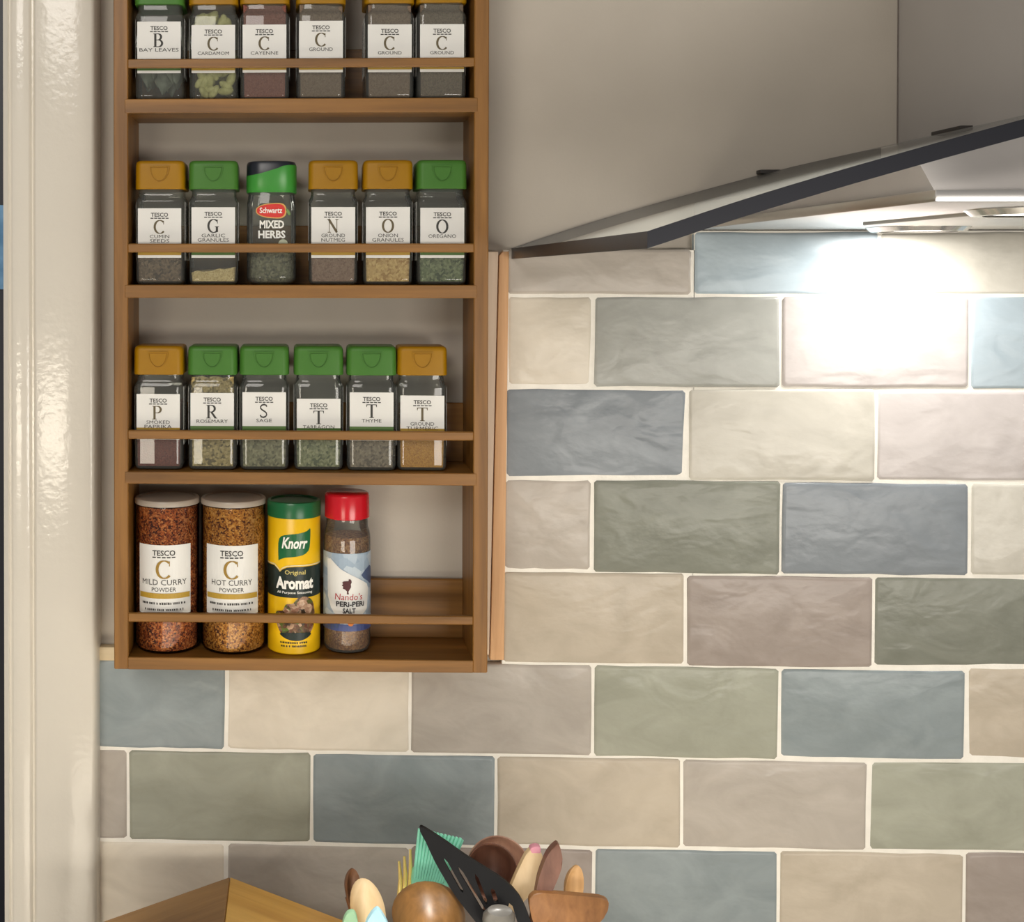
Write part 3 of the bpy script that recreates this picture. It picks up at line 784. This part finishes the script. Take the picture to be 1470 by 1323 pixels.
# ---- rounded herb jar with printed glass and a two-colour cap
def mixed_herbs():
    x = jx(352, 426, 330); j = thing('spice_jar', 'rounded glass jar of mixed herbs, green and navy wave cap, red oval badge', 'jar', (x, -0.0340, SH[1][0] + .0002))
    sup = lambda h, z: [(h*math.copysign(abs(math.cos(a))**.62, math.cos(a)), h*math.copysign(abs(math.sin(a))**.62, math.sin(a)), z) for a in [2*PI*i/48 for i in range(48)]]
    link('glass_body', loft([sup(h, z) for h, z in ((.0175, 0), (.0205, .002), (.0218, .006), (.0218, .0072), (.0218, .0608), (.0218, .062), (.0216, .070), (.0206, .077), (.0200, .0815))], cap1=False), JG, j)
    link('contents', loft([sup(h, z) for h, z in ((.017, .0022), (.0200, .006), (.0202, .031), (.012, .0318))]), pmat('herbs'), j)
    H = .0222
    def wav(p): t = max(-1, min(1, p[0]/H)); return .0990 + .0042*math.sin(t*PI/2*1.05) + (.0008 if t > .4 else 0)
    base = sup(H, 0)
    g = [[(a*.97, b*.97, .0800) for a, b, _ in base], [(a, b, .0812) for a, b, _ in base], [(a, b, wav((a, b))) for a, b, _ in base]]
    link('cap_ring', loft(g, cap1=False), plain('cap_green', (58, 140, 52), rough=0.3, noise=(30, 4)), j)
    k = [[(a*.992, b*.992, wav((a, b)) - .0006) for a, b, _ in base], [(a*.985, b*.985, .1045) for a, b, _ in base], [(a*.95, b*.95, .1066) for a, b, _ in base], [(a*.86, b*.86, .1074) for a, b, _ in base]]
    link('cap_top', loft(k, cap0=False), plain('cap_navy', (26, 30, 40), rough=0.3, noise=(30, 3)), j)
    yp = -.0218 - .0003
    ov = [(.0122*math.copysign(abs(math.cos(t))**.7, math.cos(t)), .0640 + .0056*math.copysign(abs(math.sin(t))**.8, math.sin(t)) + .0008*math.sin(t*2)) for t in [2*PI*i/36 for i in range(36)]]
    ov2 = [(a*1.09 + .0002, .0640 + (b - .0640)*1.16) for a, b in ov]
    bd = link('badge', poly_print([ov2], yp), plain('badge_gold', (206, 160, 84), rough=0.5, noise=(60, 8)), j)
    link('badge_field', poly_print([ov], yp - .0002), plain('badge_red', (206, 40, 30), rough=0.4, noise=(60, 8)), bd)
    link('badge_lettering', text_print([('Schwartz', 0, .0618, .0195, .0050)], yp - .0004, bold=.02), WHITE, bd)
    link('name_lettering', text_print([('MIXED', 0.0008, .0488, .0212, .0068), ('HERBS', 0.0008, .0400, .0235, .0070)], yp, bold=.035), WHITE, j)
    lf = smooth_poly([(.0128, .0655), (.0150, .0650), (.0170, .0610), (.0155, .0600), (.0138, .0625)], 3)
    link('sprig', poly_print([lf], yp), plain('sprig_green', (110, 140, 80), rough=0.6, noise=(90, 12)), j)
    sd = [(.0105 + .0042*math.cos(t), .0352 + .0042*math.sin(t)) for t in [2*PI*i/20 for i in range(20)]]
    link('seal', poly_print([sd], yp), plain('seal_grey', (180, 184, 160), rough=0.6, noise=(90, 8)), j)
    link('strip', poly_print([[(-.012, .0295), (.012, .0295), (.012, .0308), (-.012, .0308)]], yp), plain('strip_green', (120, 140, 40), rough=0.6, noise=(90, 8)), j)
mixed_herbs()

def greek(w, z, h, seed):
    """one line of print too fine to read"""
    rnd = random.Random(seed); x = -w/2; out = []
    while x < w/2 - .001:
        l = min(rnd.uniform(.0009, .0019), w/2 - x)
        out.append([(x, z), (x + l*.8, z), (x + l*.8, z + h*rnd.uniform(.75, 1)), (x, z + h)])
        x += l + (.0012 if rnd.random() < .18 else .0002)
    return out

# ---- curry powder tubs
def tub(u0, u1, word, cols, label):
    x = (at(u0, 820, -.037).x + at(u1, 820, -.037).x)/2; r = .0284; h = .1335; x = max(x, RX0 + PT + r + .0016)
    t = thing('curry_powder_tub', label, 'tub', (x, -0.0296, SH[3][0] + .0002), 'curry powder tubs')
    link('tub_wall', lathe([(.024, 0), (.0268, .0008), (r, .0035), (r, .1275), (r - .0006, .1285)], 48, cap1=False), glass('tub_plastic', (0.95, 0.94, 0.92), rough=0.08, ior=1.42), t)
    link('contents', lathe([(.023, .0016), (.0262, .0024), (r - .0008, .005), (r - .0008, .127), (r - .010, .1275)], 40), speckle('curry_' + word.split('|')[0].lower(), cols, 750.0), t)
    link('lid', lathe([(r - .0004, .1280), (r + .0005, .1283), (r + .0006, .1315), (r - .0002, .1330), (r - .003, .1335), (r - .004, .1325)], 48, cap0=False), plain('lid_frosted', (168, 156, 142), rough=0.35, noise=(30, 4)), t)
    rl = r + .0003; w = .0262*.98; z0, z1 = .0350, .0955
    a = [(-w + 2*w*i/20, z) for z, rng in ((z0, range(21)), (z1, range(20, -1, -1))) for i in rng]
    lb = link('label', poly_print([a], r=rl), PAPER, t)
    rp = rl + .0003
    link('brand_lettering', text_print([('TESCO', 0, z1 - .0092, .0205, .0048)], r=rp, bold=.02), INK, lb)
    link('brand_dashes', poly_print([[(-.0102 + i*.0043, z1 - .0112), (-.0102 + i*.0043 + .0033, z1 - .0112), (-.0102 + i*.0043 + .0033, z1 - .0101), (-.0102 + i*.0043, z1 - .0101)] for i in range(5)], r=rp), INK, lb)
    link('initial', glyph_print('C', 0, z1 - .0290, .0158, r=rp), INKG, lb)
    a, b = word.split('|')
    link('name_lettering', text_print([(a, 0, z1 - .0348, .0042*len(a), .0048), (b, 0, z1 - .0405, .0218, .0036)], r=rp, bold=.0), INK, lb)
    link('colour_band', poly_print([[(-w*.96, z0 + .0140), (w*.96, z0 + .0140), (w*.96, z0 + .0186), (-w*.96, z0 + .0186)]], r=rp), BANDG, lb)
    link('fine_print', poly_print(greek(.042, z0 + .0088, .0019, 5) + greek(.036, z0 + .0034, .0019, 9), r=rp), INK, lb)
tub(191, 284, 'MILD CURRY|POWDER', [(70, 28, 12), (132, 58, 22), (206, 112, 50), (140, 62, 26), (220, 140, 76)], 'clear tub of red-brown mild curry powder with a white lid')
tub(288, 381, 'HOT CURRY|POWDER', [(92, 44, 10), (166, 98, 28), (222, 154, 62), (178, 106, 30), (230, 170, 84)], 'clear tub of golden hot curry powder with a white lid')

# ---- yellow seasoning drum
def drum():
    x = (at(384, 820, -.044).x + at(460, 820, -.044).x)/2; r = .0232
    t = thing('seasoning_drum', 'yellow and dark green cardboard drum of seasoning with green lid', 'seasoning drum', (x, -0.0320, SH[3][0] + .0002))
    YEL = plain('drum_yellow', (246, 196, 18), rough=0.3, noise=(25, 4)); DG = plain('drum_green', (22, 96, 54), rough=0.3, noise=(25, 4)); BK = plain('drum_black_green', (24, 38, 32), rough=0.35, noise=(25, 4))
    link('drum_wall', lathe([(r - .0012, 0), (r, .0012), (r, .1185), (r - .0008, .1195)], 48), YEL, t)
    link('lid', lathe([(r - .0006, .1180), (r + .0006, .1186), (r + .0006, .1300), (r - .0002, .1318), (r - .0025, .1322), (r - .0030, .1308)], 48), DG, t)
    rp = r + .0002
    lf = [(-.0128, .0838), (-.0130, .0985), (-.0105, .1045), (-.004, .1065), (.004, .1075), (.0105, .1092), (.0130, .1112), (.0138, .1100), (.0135, .0990), (.0120, .0920), (.0070, .0885), (.0000, .0872), (-.0070, .0862), (-.0115, .0842)]
    lo = link('logo_leaf', poly_print([smooth_poly([(a*1.12, b - .0016) for a, b in lf], 2)], r=rp), DG, t)
    link('logo_lettering', text_print([('Knorr', .0002, .0925, .0225, .0100)], r=rp + .0003, slant=.18, bold=.03), WHITE, lo)
    W2 = r*1.45
    top = [(-W2, .0768), (-.0190, .0768), (-.0155, .0745), (-.0128, .0718), (-.0105, .0740), (-.0060, .0762), (0, .0768), (W2, .0768)]
    bnd = link('name_band', poly_print([[(-W2, .0500), (W2, .0500)] + top[::-1]], r=rp), BK, t)
    link('band_line', poly_print(nib([(a, b + .0012) for a, b in top], force=.0009), r=rp + .0002), plain('band_cream', (226, 214, 170), rough=0.5, noise=(60, 4)), bnd)
    link('name_lettering', text_print([('Aromat', .0008, .0572, .0355, .0108)], r=rp + .0003, bold=.045), WHITE, bnd)
    link('variety_lettering', text_print([('Original', .0012, .0690, .0185, .0050)], r=rp + .0003, bold=.01), plain('ink_straw', (206, 190, 110), rough=0.5, noise=(60, 4)), bnd)
    link('caption', text_print([('All Purpose Seasoning', .0008, .0528, .0330, .0028)], r=rp + .0003, bold=.01), WHITE, bnd)
    pic = smooth_poly([(-.0180, .0330), (-.0160, .0372), (-.0100, .0385), (-.0070, .0440), (-.0010, .0450), (.0040, .0500), (.0110, .0505), (.0170, .0470), (.0200, .0400), (.0205, .0280), (.0150, .0180), (.0060, .0140), (-.0040, .0140), (-.0120, .0190), (-.0160, .0260)], 3)
    pc = link('picture', poly_print([pic], r=rp + .0001), speckle('picture_food', [(58, 44, 26), (120, 84, 56), (196, 160, 128), (96, 50, 34), (90, 110, 40)], 260.0, 0.4), t)
    dk = smooth_poly([(-.0120, .0190), (.0150, .0190), (.0120, .0145), (.0030, .0125), (-.0070, .0142)], 3)
    link('plate_print', poly_print([dk], r=rp + .0004), BK, pc)
    mush = [smooth_poly([(cx + w*math.cos(q), cz + h*math.sin(q)) for q in [2*PI*i/8 for i in range(8)]], 2) for cx, cz, w, h in ((.0075, .0440, .0052, .0042), (.0010, .0400, .0040, .0030), (.0135, .0400, .0040, .0042), (-.006, .0380, .0028, .0022))]
    link('mushroom_print', poly_print(mush, r=rp + .0004), speckle('picture_mushroom', [(190, 150, 118), (222, 190, 160), (160, 116, 90)], 320.0, 0.4), pc)
    link('small_print', poly_print(greek(.025, .0100, .0016, 4) + greek(.023, .0070, .0016, 7), r=rp + .0002), BK, t)
drum()

# ---- bottle of peri-peri salt
def bottle():
    x = (at(465, 820, -.046).x + at(533, 820, -.046).x)/2; r = .0208
    t = thing('salt_bottle', 'round bottle of orange-brown seasoning salt with red screw cap', 'bottle', (x, -0.0320, SH[3][0] + .0002))
    link('glass_body', lathe([(.0155, 0), (.0192, .0015), (r, .0060), (r, .0980), (.0200, .1040), (.0185, .1085), (.0182, .1160), (.0180, .1180)], 48, cap1=False), JG, t)
    link('contents', lathe([(.0150, .0020), (.0182, .0032), (r - .0012, .0070), (r - .0012, .0965), (.0186, .1010), (.010, .1025)], 40), speckle('peri_salt', [(120, 70, 34), (168, 108, 58), (196, 140, 84), (140, 84, 42)], 700.0), t)
    link('cap', lathe([(.0190, .1165), (.0199, .1172), (.0196, .1360), (.0190, .1378), (.0178, .1386)], 48), plain('cap_red', (196, 24, 38), rough=0.2, noise=(30, 4)), t)
    rp = r + .0002; W2 = r*1.5; z0, z1 = .0205, .0880
    a = [(-W2, z0), (W2, z0), (W2, z1), (-W2, z1)]
    lb = link('label', poly_print([a], r=rp), speckle('label_sky', [(150, 168, 186), (168, 184, 198), (190, 202, 210)], 120.0, 0.4), t)
    navy = [smooth_poly([(.0125, .0690), (.0240, .0760), (.0300, .0700), (.0280, .0590), (.0200, .0630)], 2), smooth_poly([(-.0250, .0330), (-.0120, .0310), (-.0060, .0250), (-.0150, .0215), (-.0260, .0215)], 2)]
    link('label_patches', poly_print(navy, r=rp + .0002), plain('label_navy', (70, 84, 116), rough=0.4, noise=(80, 14)), lb)
    low = [[(-W2, z0), (W2, z0), (W2, z0 + .0060), (-W2, z0 + .0060)]]
    link('label_foot', poly_print(low, r=rp + .00025), plain('label_royal', (66, 78, 128), rough=0.4, noise=(80, 10)), lb)
    hexa = [(-.0205, .0820), (-.0165, .0830), (-.0060, .0745), (.0120, .0650), (.0195, .0605), (.0215, .0560), (.0195, .0390), (.0120, .0330), (.0020, .0290), (-.0090, .0320), (-.0160, .0400), (-.0200, .0500)]
    hx = link('label_field', poly_print([hexa], r=rp + .0004), PAPER, lb)
    ro = rp + .0007
    cock = [[(-.0010, .0530), (.0010, .0530), (.0004, .0552), (.0016, .0572), (.0028, .0592), (.0026, .0618), (.0034, .0634), (.0030, .0652), (.0018, .0664), (.0006, .0660), (.0006, .0646), (.0014, .0636), (.0008, .0616), (-.0010, .0604), (-.0018, .0622), (-.0036, .0642), (-.0050, .0632), (-.0042, .0618), (-.0054, .0606), (-.0040, .0596), (-.0046, .0580), (-.0026, .0572), (-.0008, .0556)]]
    link('emblem', poly_print(cock, r=ro), plain('ink_maroon', (72, 22, 26), rough=0.5, noise=(80, 8)), hx)
    link('brand_lettering', text_print([("Nando's", .0008, .0478, .0250, .0058)], r=ro, slant=.08, bold=.0), plain('ink_red', (176, 40, 44), rough=0.5, noise=(80, 10)), hx)
    link('name_lettering', text_print([('PERi-PERi', .0025, .0420, .0260, .0046), ('SALT', .0012, .0362, .0115, .0046)], r=ro, bold=.03), plain('ink_black', (34, 32, 34), rough=0.5, noise=(80, 4)), hx)
    fl = smooth_poly([(.0000, .0280), (.0020, .0310), (.0045, .0318), (.0060, .0290), (.0040, .0255), (.0010, .0255)], 2)
    link('flame_print', poly_print([fl], r=ro), plain('ink_orange', (214, 120, 40), rough=0.5, noise=(80, 10)), lb)
bottle()

# ================================================================ WORKTOP THINGS
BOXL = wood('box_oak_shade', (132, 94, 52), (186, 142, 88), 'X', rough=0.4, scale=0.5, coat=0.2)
BOXR = wood('box_oak_lit', (206, 146, 52), (246, 196, 98), 'X', rough=0.3, scale=0.5, coat=0.5)  # same oak, its lamp-lit gleam put into a brighter colour
ap = at(330, 1258, -0.045); zt = ap.z
def plan(u, v):   # pixel to the horizontal plane z = zt
    a, b = at(u, v, -0.05), at(u, v, -0.5); t = (zt - a.z)/(b.z - a.z); return a + (b - a)*t
pl, pr = plan(145, 1323), plan(500, 1323)
dl = (pl - ap).normalized(); dr_ = (pr - ap).normalized()
LL = 0.146
A, Bp, Cp = ap, ap + dl*LL, ap + dr_*LL
Dm = Vector((ap.x, ap.y - 0.14, zt))
cb = thing('corner_box', 'low oak corner box with mitred boards on top, against the tiles', 'wooden box', (ap.x, ap.y - 0.06, -0.669))
cbo = Vector((ap.x, ap.y - 0.06, -0.669))
def cbl(name, poly, z0, z1, mat, ang=None):
    bm = bmesh.new()
    a = [bm.verts.new((p.x, p.y, z0)) for p in poly]; b = [bm.verts.new((p.x, p.y, z1)) for p in poly]
    bm.faces.new(a[::-1]); bm.faces.new(b)
    for i in range(len(a)): k = (i + 1) % len(a); bm.faces.new((a[i], a[k], b[k], b[i]))
    bmesh.ops.bevel(bm, geom=bm.edges[:], offset=0.0008, segments=1, affect='EDGES')
    me = to_mesh(bm, smooth=30)
    c = cbo + Vector((0, 0, (z0 + z1)/2 - cbo.z))
    me.transform(Matrix.Translation(-c))
    if ang is not None: me.transform(Matrix.Rotation(-ang, 4, 'Z'))
    o = link(name, me, mat, cb, c - cbo)
    if ang is not None: o.rotation_euler.z = ang
    return o
ins = 0.004
cbl('carcass', [A - Vector((0, ins, 0)), Bp + Vector((ins, 0, 0)), Dm + Vector((0, ins, 0)), Cp - Vector((ins, 0, 0))], -0.669, zt - 0.018, BOXL)
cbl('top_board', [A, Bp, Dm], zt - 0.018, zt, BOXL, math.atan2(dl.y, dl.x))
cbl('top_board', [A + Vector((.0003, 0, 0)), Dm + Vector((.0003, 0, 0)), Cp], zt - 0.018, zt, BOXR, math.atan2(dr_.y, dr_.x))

# utensil pot and what stands in it
PC = Vector((at(672, 1380, -0.13).x, -0.128, -0.669))
pot = link('utensil_pot', lathe([(.060, 0), (.064, .002), (.066, .010), (.067, .108), (.0655, .112), (.0635, .110), (.062, .012), (.058, .008), (0.001, .008)], 48, cap1=True), plain('pot_cream', (214, 206, 190), rough=0.25, noise=(30, 4)), None, PC)
tag(pot, 'cream utensil pot on the worktop holding wooden spoons and turners', 'pot')

BEECH = wood('beech', (196, 150, 96), (228, 188, 136), 'Z', rough=0.5)
PALE = wood('pale_beech', (222, 190, 142), (240, 214, 172), 'Z', rough=0.5)
WALN = wood('walnut', (104, 70, 48), (142, 100, 72), 'Z', rough=0.45)
MAPL = wood('brown_wood', (116, 76, 40), (156, 108, 62), 'Z', rough=0.45)
DKB = wood('dark_brown_wood', (96, 62, 48), (134, 92, 74), 'Z', rough=0.45)
UG = 'utensils standing in the pot'
def utensil(name, label, cat, p): 
    return thing(name, label, cat, p, UG)
def sub(parent, name, me, mat):
    me.transform(Matrix.Translation(-parent.location)); return link(name, me, mat, parent)
def potpt(k, z=-0.652):
    u, Y = k; h = at(u, 1300, Y); d = Vector(((h.x - PC.x)*.42, (h.y - PC.y)*.85, 0))
    if d.length > .05: d = d.normalized()*.05
    return Vector((PC.x + d.x, PC.y + d.y, z))

def spoon(name, label, u, v, Y, hw, hh, th, mat, k, tilt=0.0, yaw=0.0, lean=0.0, cat='spoon', rim=None):
    """oval spoon: hw/hh half sizes in pixels, dished bowl, stick handle down into the pot"""
    c = at(u, v, Y); s = (Y - CAM.y)/F_PX; a, b = hw*s, hh*s; foot = potpt((u, Y))
    o = utensil(name, label, cat, foot)
    bm = bmesh.new(); n, mr = 28, 6
    fr, bk = [], []
    for i in range(mr + 1):
        q = i/mr
        fr.append([(a*q*math.cos(2*PI*j/n), th*(0.55*(1 - q*q)) - th*.40, b*q*math.sin(2*PI*j/n)) for j in range(n)] if i else [(0, th*.15, 0)])
        bk.append([(a*q*math.cos(2*PI*j/n), th*(1.0*(1 - q*q)) - th*.25, b*q*math.sin(2*PI*j/n)) for j in range(n)] if i else [(0, th*.75, 0)])
    V1 = [[bm.verts.new(p) for p in r] for r in fr]; V2 = [[bm.verts.new(p) for p in r] for r in bk]
    for Vx in (V1, V2):
        for j in range(n): bm.faces.new((Vx[0][0], Vx[1][j], Vx[1][(j + 1) % n]))
        for i in range(1, mr):
            for j in range(n): bm.faces.new((Vx[i][j], Vx[i + 1][j], Vx[i + 1][(j + 1) % n], Vx[i][(j + 1) % n]))
    for j in range(n): bm.faces.new((V1[mr][j], V1[mr][(j + 1) % n], V2[mr][(j + 1) % n], V2[mr][j]))
    me = to_mesh(bm, smooth=50)
    M3 = Matrix.Translation(c) @ Matrix.Rotation(tilt, 4, 'Y') @ Matrix.Rotation(lean, 4, 'X') @ Matrix.Rotation(yaw, 4, 'Z')
    low = M3 @ Vector((0, th*.2, -b*.9))
    me.transform(M3)
    sub(o, 'bowl', me, mat)
    sub(o, 'handle', tube([low + Vector((0, 0, .012))*0 + (low - foot).normalized()*.010, low + (foot - low)*.15, foot], [.0030, .0046, .0055]), mat)
    return o

spoon('wooden_spoon', 'narrow dark walnut spoon seen edge-on behind the pale spoon', 505, 1276, -0.115, 12, 33, .012, WALN, 1, tilt=-0.12, yaw=0.5)
spoon('wooden_spoon', 'pale beech spoon with broad oval back beside the dark spoon', 527, 1310, -0.150, 25, 46, .014, PALE, 2, tilt=-0.2, yaw=PI - .2)
spoon('wooden_spoon', 'large golden-brown wooden spoon with rounded back in front of the mint brush', 617, 1322, -0.160, 53, 47, .030, wood('olive_wood', (100, 70, 36), (142, 102, 56), 'Z', rough=0.4), 3, tilt=0.15, yaw=PI)
spoon('wooden_spoon', 'small orange-brown wooden spoon with pale rim beside the dark scraper', 821, 1272, -0.125, 15, 34, .010, BEECH, 4, tilt=0.08, yaw=0.35)
# ladle: open wooden bowl facing the room
def ladle(name, label, u, v, Y, rw, mat, k, tx, depth):
    c = at(u, v, Y); s = (Y - CAM.y)/F_PX; r = rw*s; foot = potpt((u, Y)); o = utensil(name, label, 'ladle', foot)
    pr_ = [(r*.35, depth), (r*.72, depth*.80), (r*.93, depth*.45), (r, 0), (r*.97, -.0008), (r*.93, 0), (r*.86, depth*.42), (r*.66, depth*.70), (r*.3, depth*.88), (.0005, depth*.9)]
    me = lathe(pr_, 36); M4 = Matrix.Translation(c) @ Matrix.Rotation(tx, 4, 'X') @ Matrix.Rotation(-PI/2, 4, 'X')
    me.transform(M4); sub(o, 'bowl', me, mat)
    low = c + Vector((0, depth*.3, -r*.9)); sub(o, 'handle', tube([low, low + (foot - low)*.2, foot], [.0045, .005, .0055]), mat)
ROSE = wood('rose_wood', (172, 128, 108), (206, 164, 142), 'Z', rough=0.45)
ladle('wooden_ladle', 'reddish wooden ladle with dark hollow bowl behind the black turner', 706, 1250, -0.118, 37, DKB, 5, -0.35, .026)
ladle('wooden_ladle', 'wider rosy wooden ladle behind the dark hollow ladle', 716, 1250, -0.092, 47, ROSE, 6, -0.35, .018)

def flat(name, label, cat, pts, Y, th, mat, k, part, smooth=3, dY=0.0, bev=.001, hr=.0045, hmat=None, foot_u=None):
    """turner or scraper blade: outline points in the photo set on its own plane, real thickness, handle into the pot"""
    pp = smooth_poly(pts, smooth) if smooth else pts
    v0 = min(p[1] for p in pts); v1 = max(p[1] for p in pts)
    P = [at(u, v, Y + dY*(1 - (v - v0)/(v1 - v0))) for u, v in pp]
    foot = potpt((sum(p[0] for p in pts)/len(pts), Y)); o = utensil(name, label, cat, foot)
    b_ = sub(o, part, plate(P, th, bev), mat)
    lo = sorted(P, key=lambda p: p.z)[:max(3, len(P)//6)]; low = sum(lo, Vector())/len(lo)
    sub(o, 'handle', tube([low + Vector((0, 0, .01)), low + (foot - low)*.3, foot], [hr, hr, hr*1.15]), hmat or mat)
    return o, b_
flat('wooden_spatula', 'pale leaf-shaped spatula with a pink tip beside the ladles', 'spatula', [(768, 1214), (778, 1226), (776, 1250), (767, 1272), (752, 1290), (732, 1300), (728, 1285), (736, 1262), (748, 1236), (757, 1220)], -0.138, .006, PALE, 7, 'blade', dY=.01)[0]
tip = bpy.data.objects['wooden_spatula']
sub(tip, 'pink_tip', plate([at(u, v, -0.1285) for u, v in smooth_poly([(766, 1212.5), (775, 1214), (774, 1224), (769, 1231), (763, 1222), (760, 1216)], 3)], .0068, .0008), plain('pink_silicone', (222, 150, 168), rough=0.5, noise=(60, 8)))
flat('wooden_scraper', 'dark brown scraper with slanted pointed blade between spatula and small spoon', 'scraper', [(799, 1208), (804, 1218), (806, 1236), (800, 1256), (790, 1280), (784, 1300), (766, 1300), (768, 1280), (772, 1258), (778, 1240), (786, 1222)], -0.148, .008, DKB, 8, 'blade', dY=.012)
flat('wooden_turner', 'wide flat brown wooden turner with square end in front of the small spoon', 'turner', [(759, 1296), (760, 1286), (770, 1279), (795, 1280), (830, 1283), (862, 1286), (872, 1291), (872, 1300), (866, 1314), (845, 1332), (810, 1345), (780, 1342), (765, 1322)], -0.165, .006, MAPL, 9, 'blade', smooth=3, dY=.015)
flat('blue_spatula', 'pale blue silicone spatula with pointed tip in front of the pale spoon', 'spatula', [(541, 1302), (550, 1312), (558, 1328), (560, 1350), (522, 1350), (522, 1334), (529, 1316)], -0.180, .006, plain('blue_silicone', (150, 192, 206), rough=0.5, noise=(60, 6)), 10, 'blade')
flat('green_spatula', 'soft green silicone spatula low beside the pale wooden spoon', 'spatula', [(498, 1309), (508, 1307), (513, 1318), (514, 1345), (492, 1345), (492, 1322)], -0.170, .006, plain('green_silicone', (128, 166, 132), rough=0.5, noise=(60, 6)), 11, 'blade')
# gold fork
foot = potpt((578, -0.105)); fk = utensil('gold_fork', 'gold serving fork with three long tines beside the mint brush', 'fork', foot)
GM = plain('gold_metal', (240, 214, 128), rough=0.3, metal=0.1, noise=(40, 6))
tn = [((573, 1236), (575, 1262), (572, 1300), (570, 1322)), ((580.5, 1229), (582, 1256), (580, 1292), (574, 1322)), ((589, 1219), (589.5, 1250), (588, 1284), (580, 1322))]
for q in tn: sub(fk, 'tine', tube([at(u, v, -0.105) for u, v in q], [.0010, .0018, .0021, .0021], 8), GM)
nk = at(575, 1322, -0.105); sub(fk, 'handle', tube([nk + Vector((0, 0, .004)), nk + (foot - nk)*.3, foot], [.0042, .0034, .0038]), GM)
# mint silicone brush: bristles are separate blades
foot = potpt((616, -0.110)); br = utensil('basting_brush', 'mint green silicone basting brush standing behind the black turner', 'brush', foot)
MINT = plain('mint_silicone', (150, 240, 210), rough=0.45, noise=(60, 6))
sub(br, 'holder', plate([at(u, v, -0.110) for u, v in smooth_poly([(592, 1250), (604, 1250), (626, 1257), (642, 1262), (642, 1290), (628, 1312), (604, 1312), (592, 1288)], 3)], .014, .003), MINT)
for rowi, dy in enumerate((-0.006, 0.0, 0.006)):
    for k in range(12):
        q = (k + .5*(rowi % 2))/11.5
        b0 = at(596 + 42*q, 1254 + 8*q, -0.110 + dy); b1 = at(602 + 62*q, 1189 + 14*q + 2*rowi, -0.106 + dy*1.2)
        sub(br, 'bristle', tube([b0 - (b1 - b0)*.08, b0 + (b1 - b0)*.5, b1], [.0017, .0016, .0012], 6), MINT)
nk = at(616, 1308, -0.110); sub(br, 'handle', tube([nk, nk + (foot - nk)*.3, foot], [.006, .005, .005]), MINT)
# black slotted turner
BLK = plain('black_nylon', (9, 9, 11), rough=0.5, spec=0.25, noise=(60, 3))
pts = [(604, 1187), (612, 1190), (640, 1208), (668, 1228), (700, 1248), (727, 1266), (745, 1285), (755, 1304), (764, 1330), (768, 1360), (722, 1372), (700, 1350), (682, 1322), (658, 1292), (640, 1264), (624, 1236), (611, 1208), (603, 1193)]
slots = [((637, 1231), (665, 1281), 2.0), ((657, 1243), (697, 1310), 2.4), ((682, 1254), (699, 1298), 2.4), ((706, 1275), (713, 1296), 3.0), ((731, 1296), (741, 1330), 3.5)]
foot = potpt((716, -0.15)); tu = utensil('slotted_turner', 'black nylon slotted turner leaning across the front of the pot', 'turner', foot)
def tdep(u, v): return -0.142 - 0.026*(v - 1187)/170
bm = bmesh.new()
outer = [bm.verts.new(at(u, v, tdep(u, v))) for u, v in smooth_poly(pts, 2)]
eds = [bm.edges.new((outer[i], outer[(i + 1) % len(outer)])) for i in range(len(outer))]
for (u0, v0), (u1, v1), w in slots:
    dx, dy = u1 - u0, v1 - v0; l = math.hypot(dx, dy); nx, ny = -dy/l*w, dx/l*w
    q = [(u0, v0), (u0 + dx*.15 + nx, v0 + dy*.15 + ny), (u1 - dx*.06 + nx, v1 - dy*.06 + ny), (u1, v1), (u1 - dx*.06 - nx, v1 - dy*.06 - ny), (u0 + dx*.15 - nx, v0 + dy*.15 - ny)]
    r_ = [bm.verts.new(at(u, v, tdep(u, v))) for u, v in q]
    eds += [bm.edges.new((r_[i], r_[(i + 1) % 6])) for i in range(6)]
bmesh.ops.triangle_fill(bm, edges=eds, use_beauty=True, normal=(0, -1, 0))
ext = bmesh.ops.extrude_face_region(bm, geom=bm.faces[:])
bmesh.ops.translate(bm, verts=[g for g in ext['geom'] if isinstance(g, bmesh.types.BMVert)], vec=(0, 0.0028, 0.0006))
sub(tu, 'blade', to_mesh(bm, smooth=30), BLK)
nk = at(716, 1318, -0.171)
me = lathe([(.0035, -.012), (.0085, -.010), (.0115, -.002), (.0115, .004), (.0085, .010), (.003, .012)], 20)
me.transform(Matrix.Translation(nk) @ Matrix.Rotation(0.5, 4, 'X') @ Matrix.Diagonal((1.1, .6, 1.0, 1)))
sub(tu, 'socket', me, plain('grey_nylon', (92, 90, 86), rough=0.35, noise=(60, 4)))
sub(tu, 'handle', tube([nk, nk + (foot - nk)*.4, foot], [.007, .006, .006]), BLK)
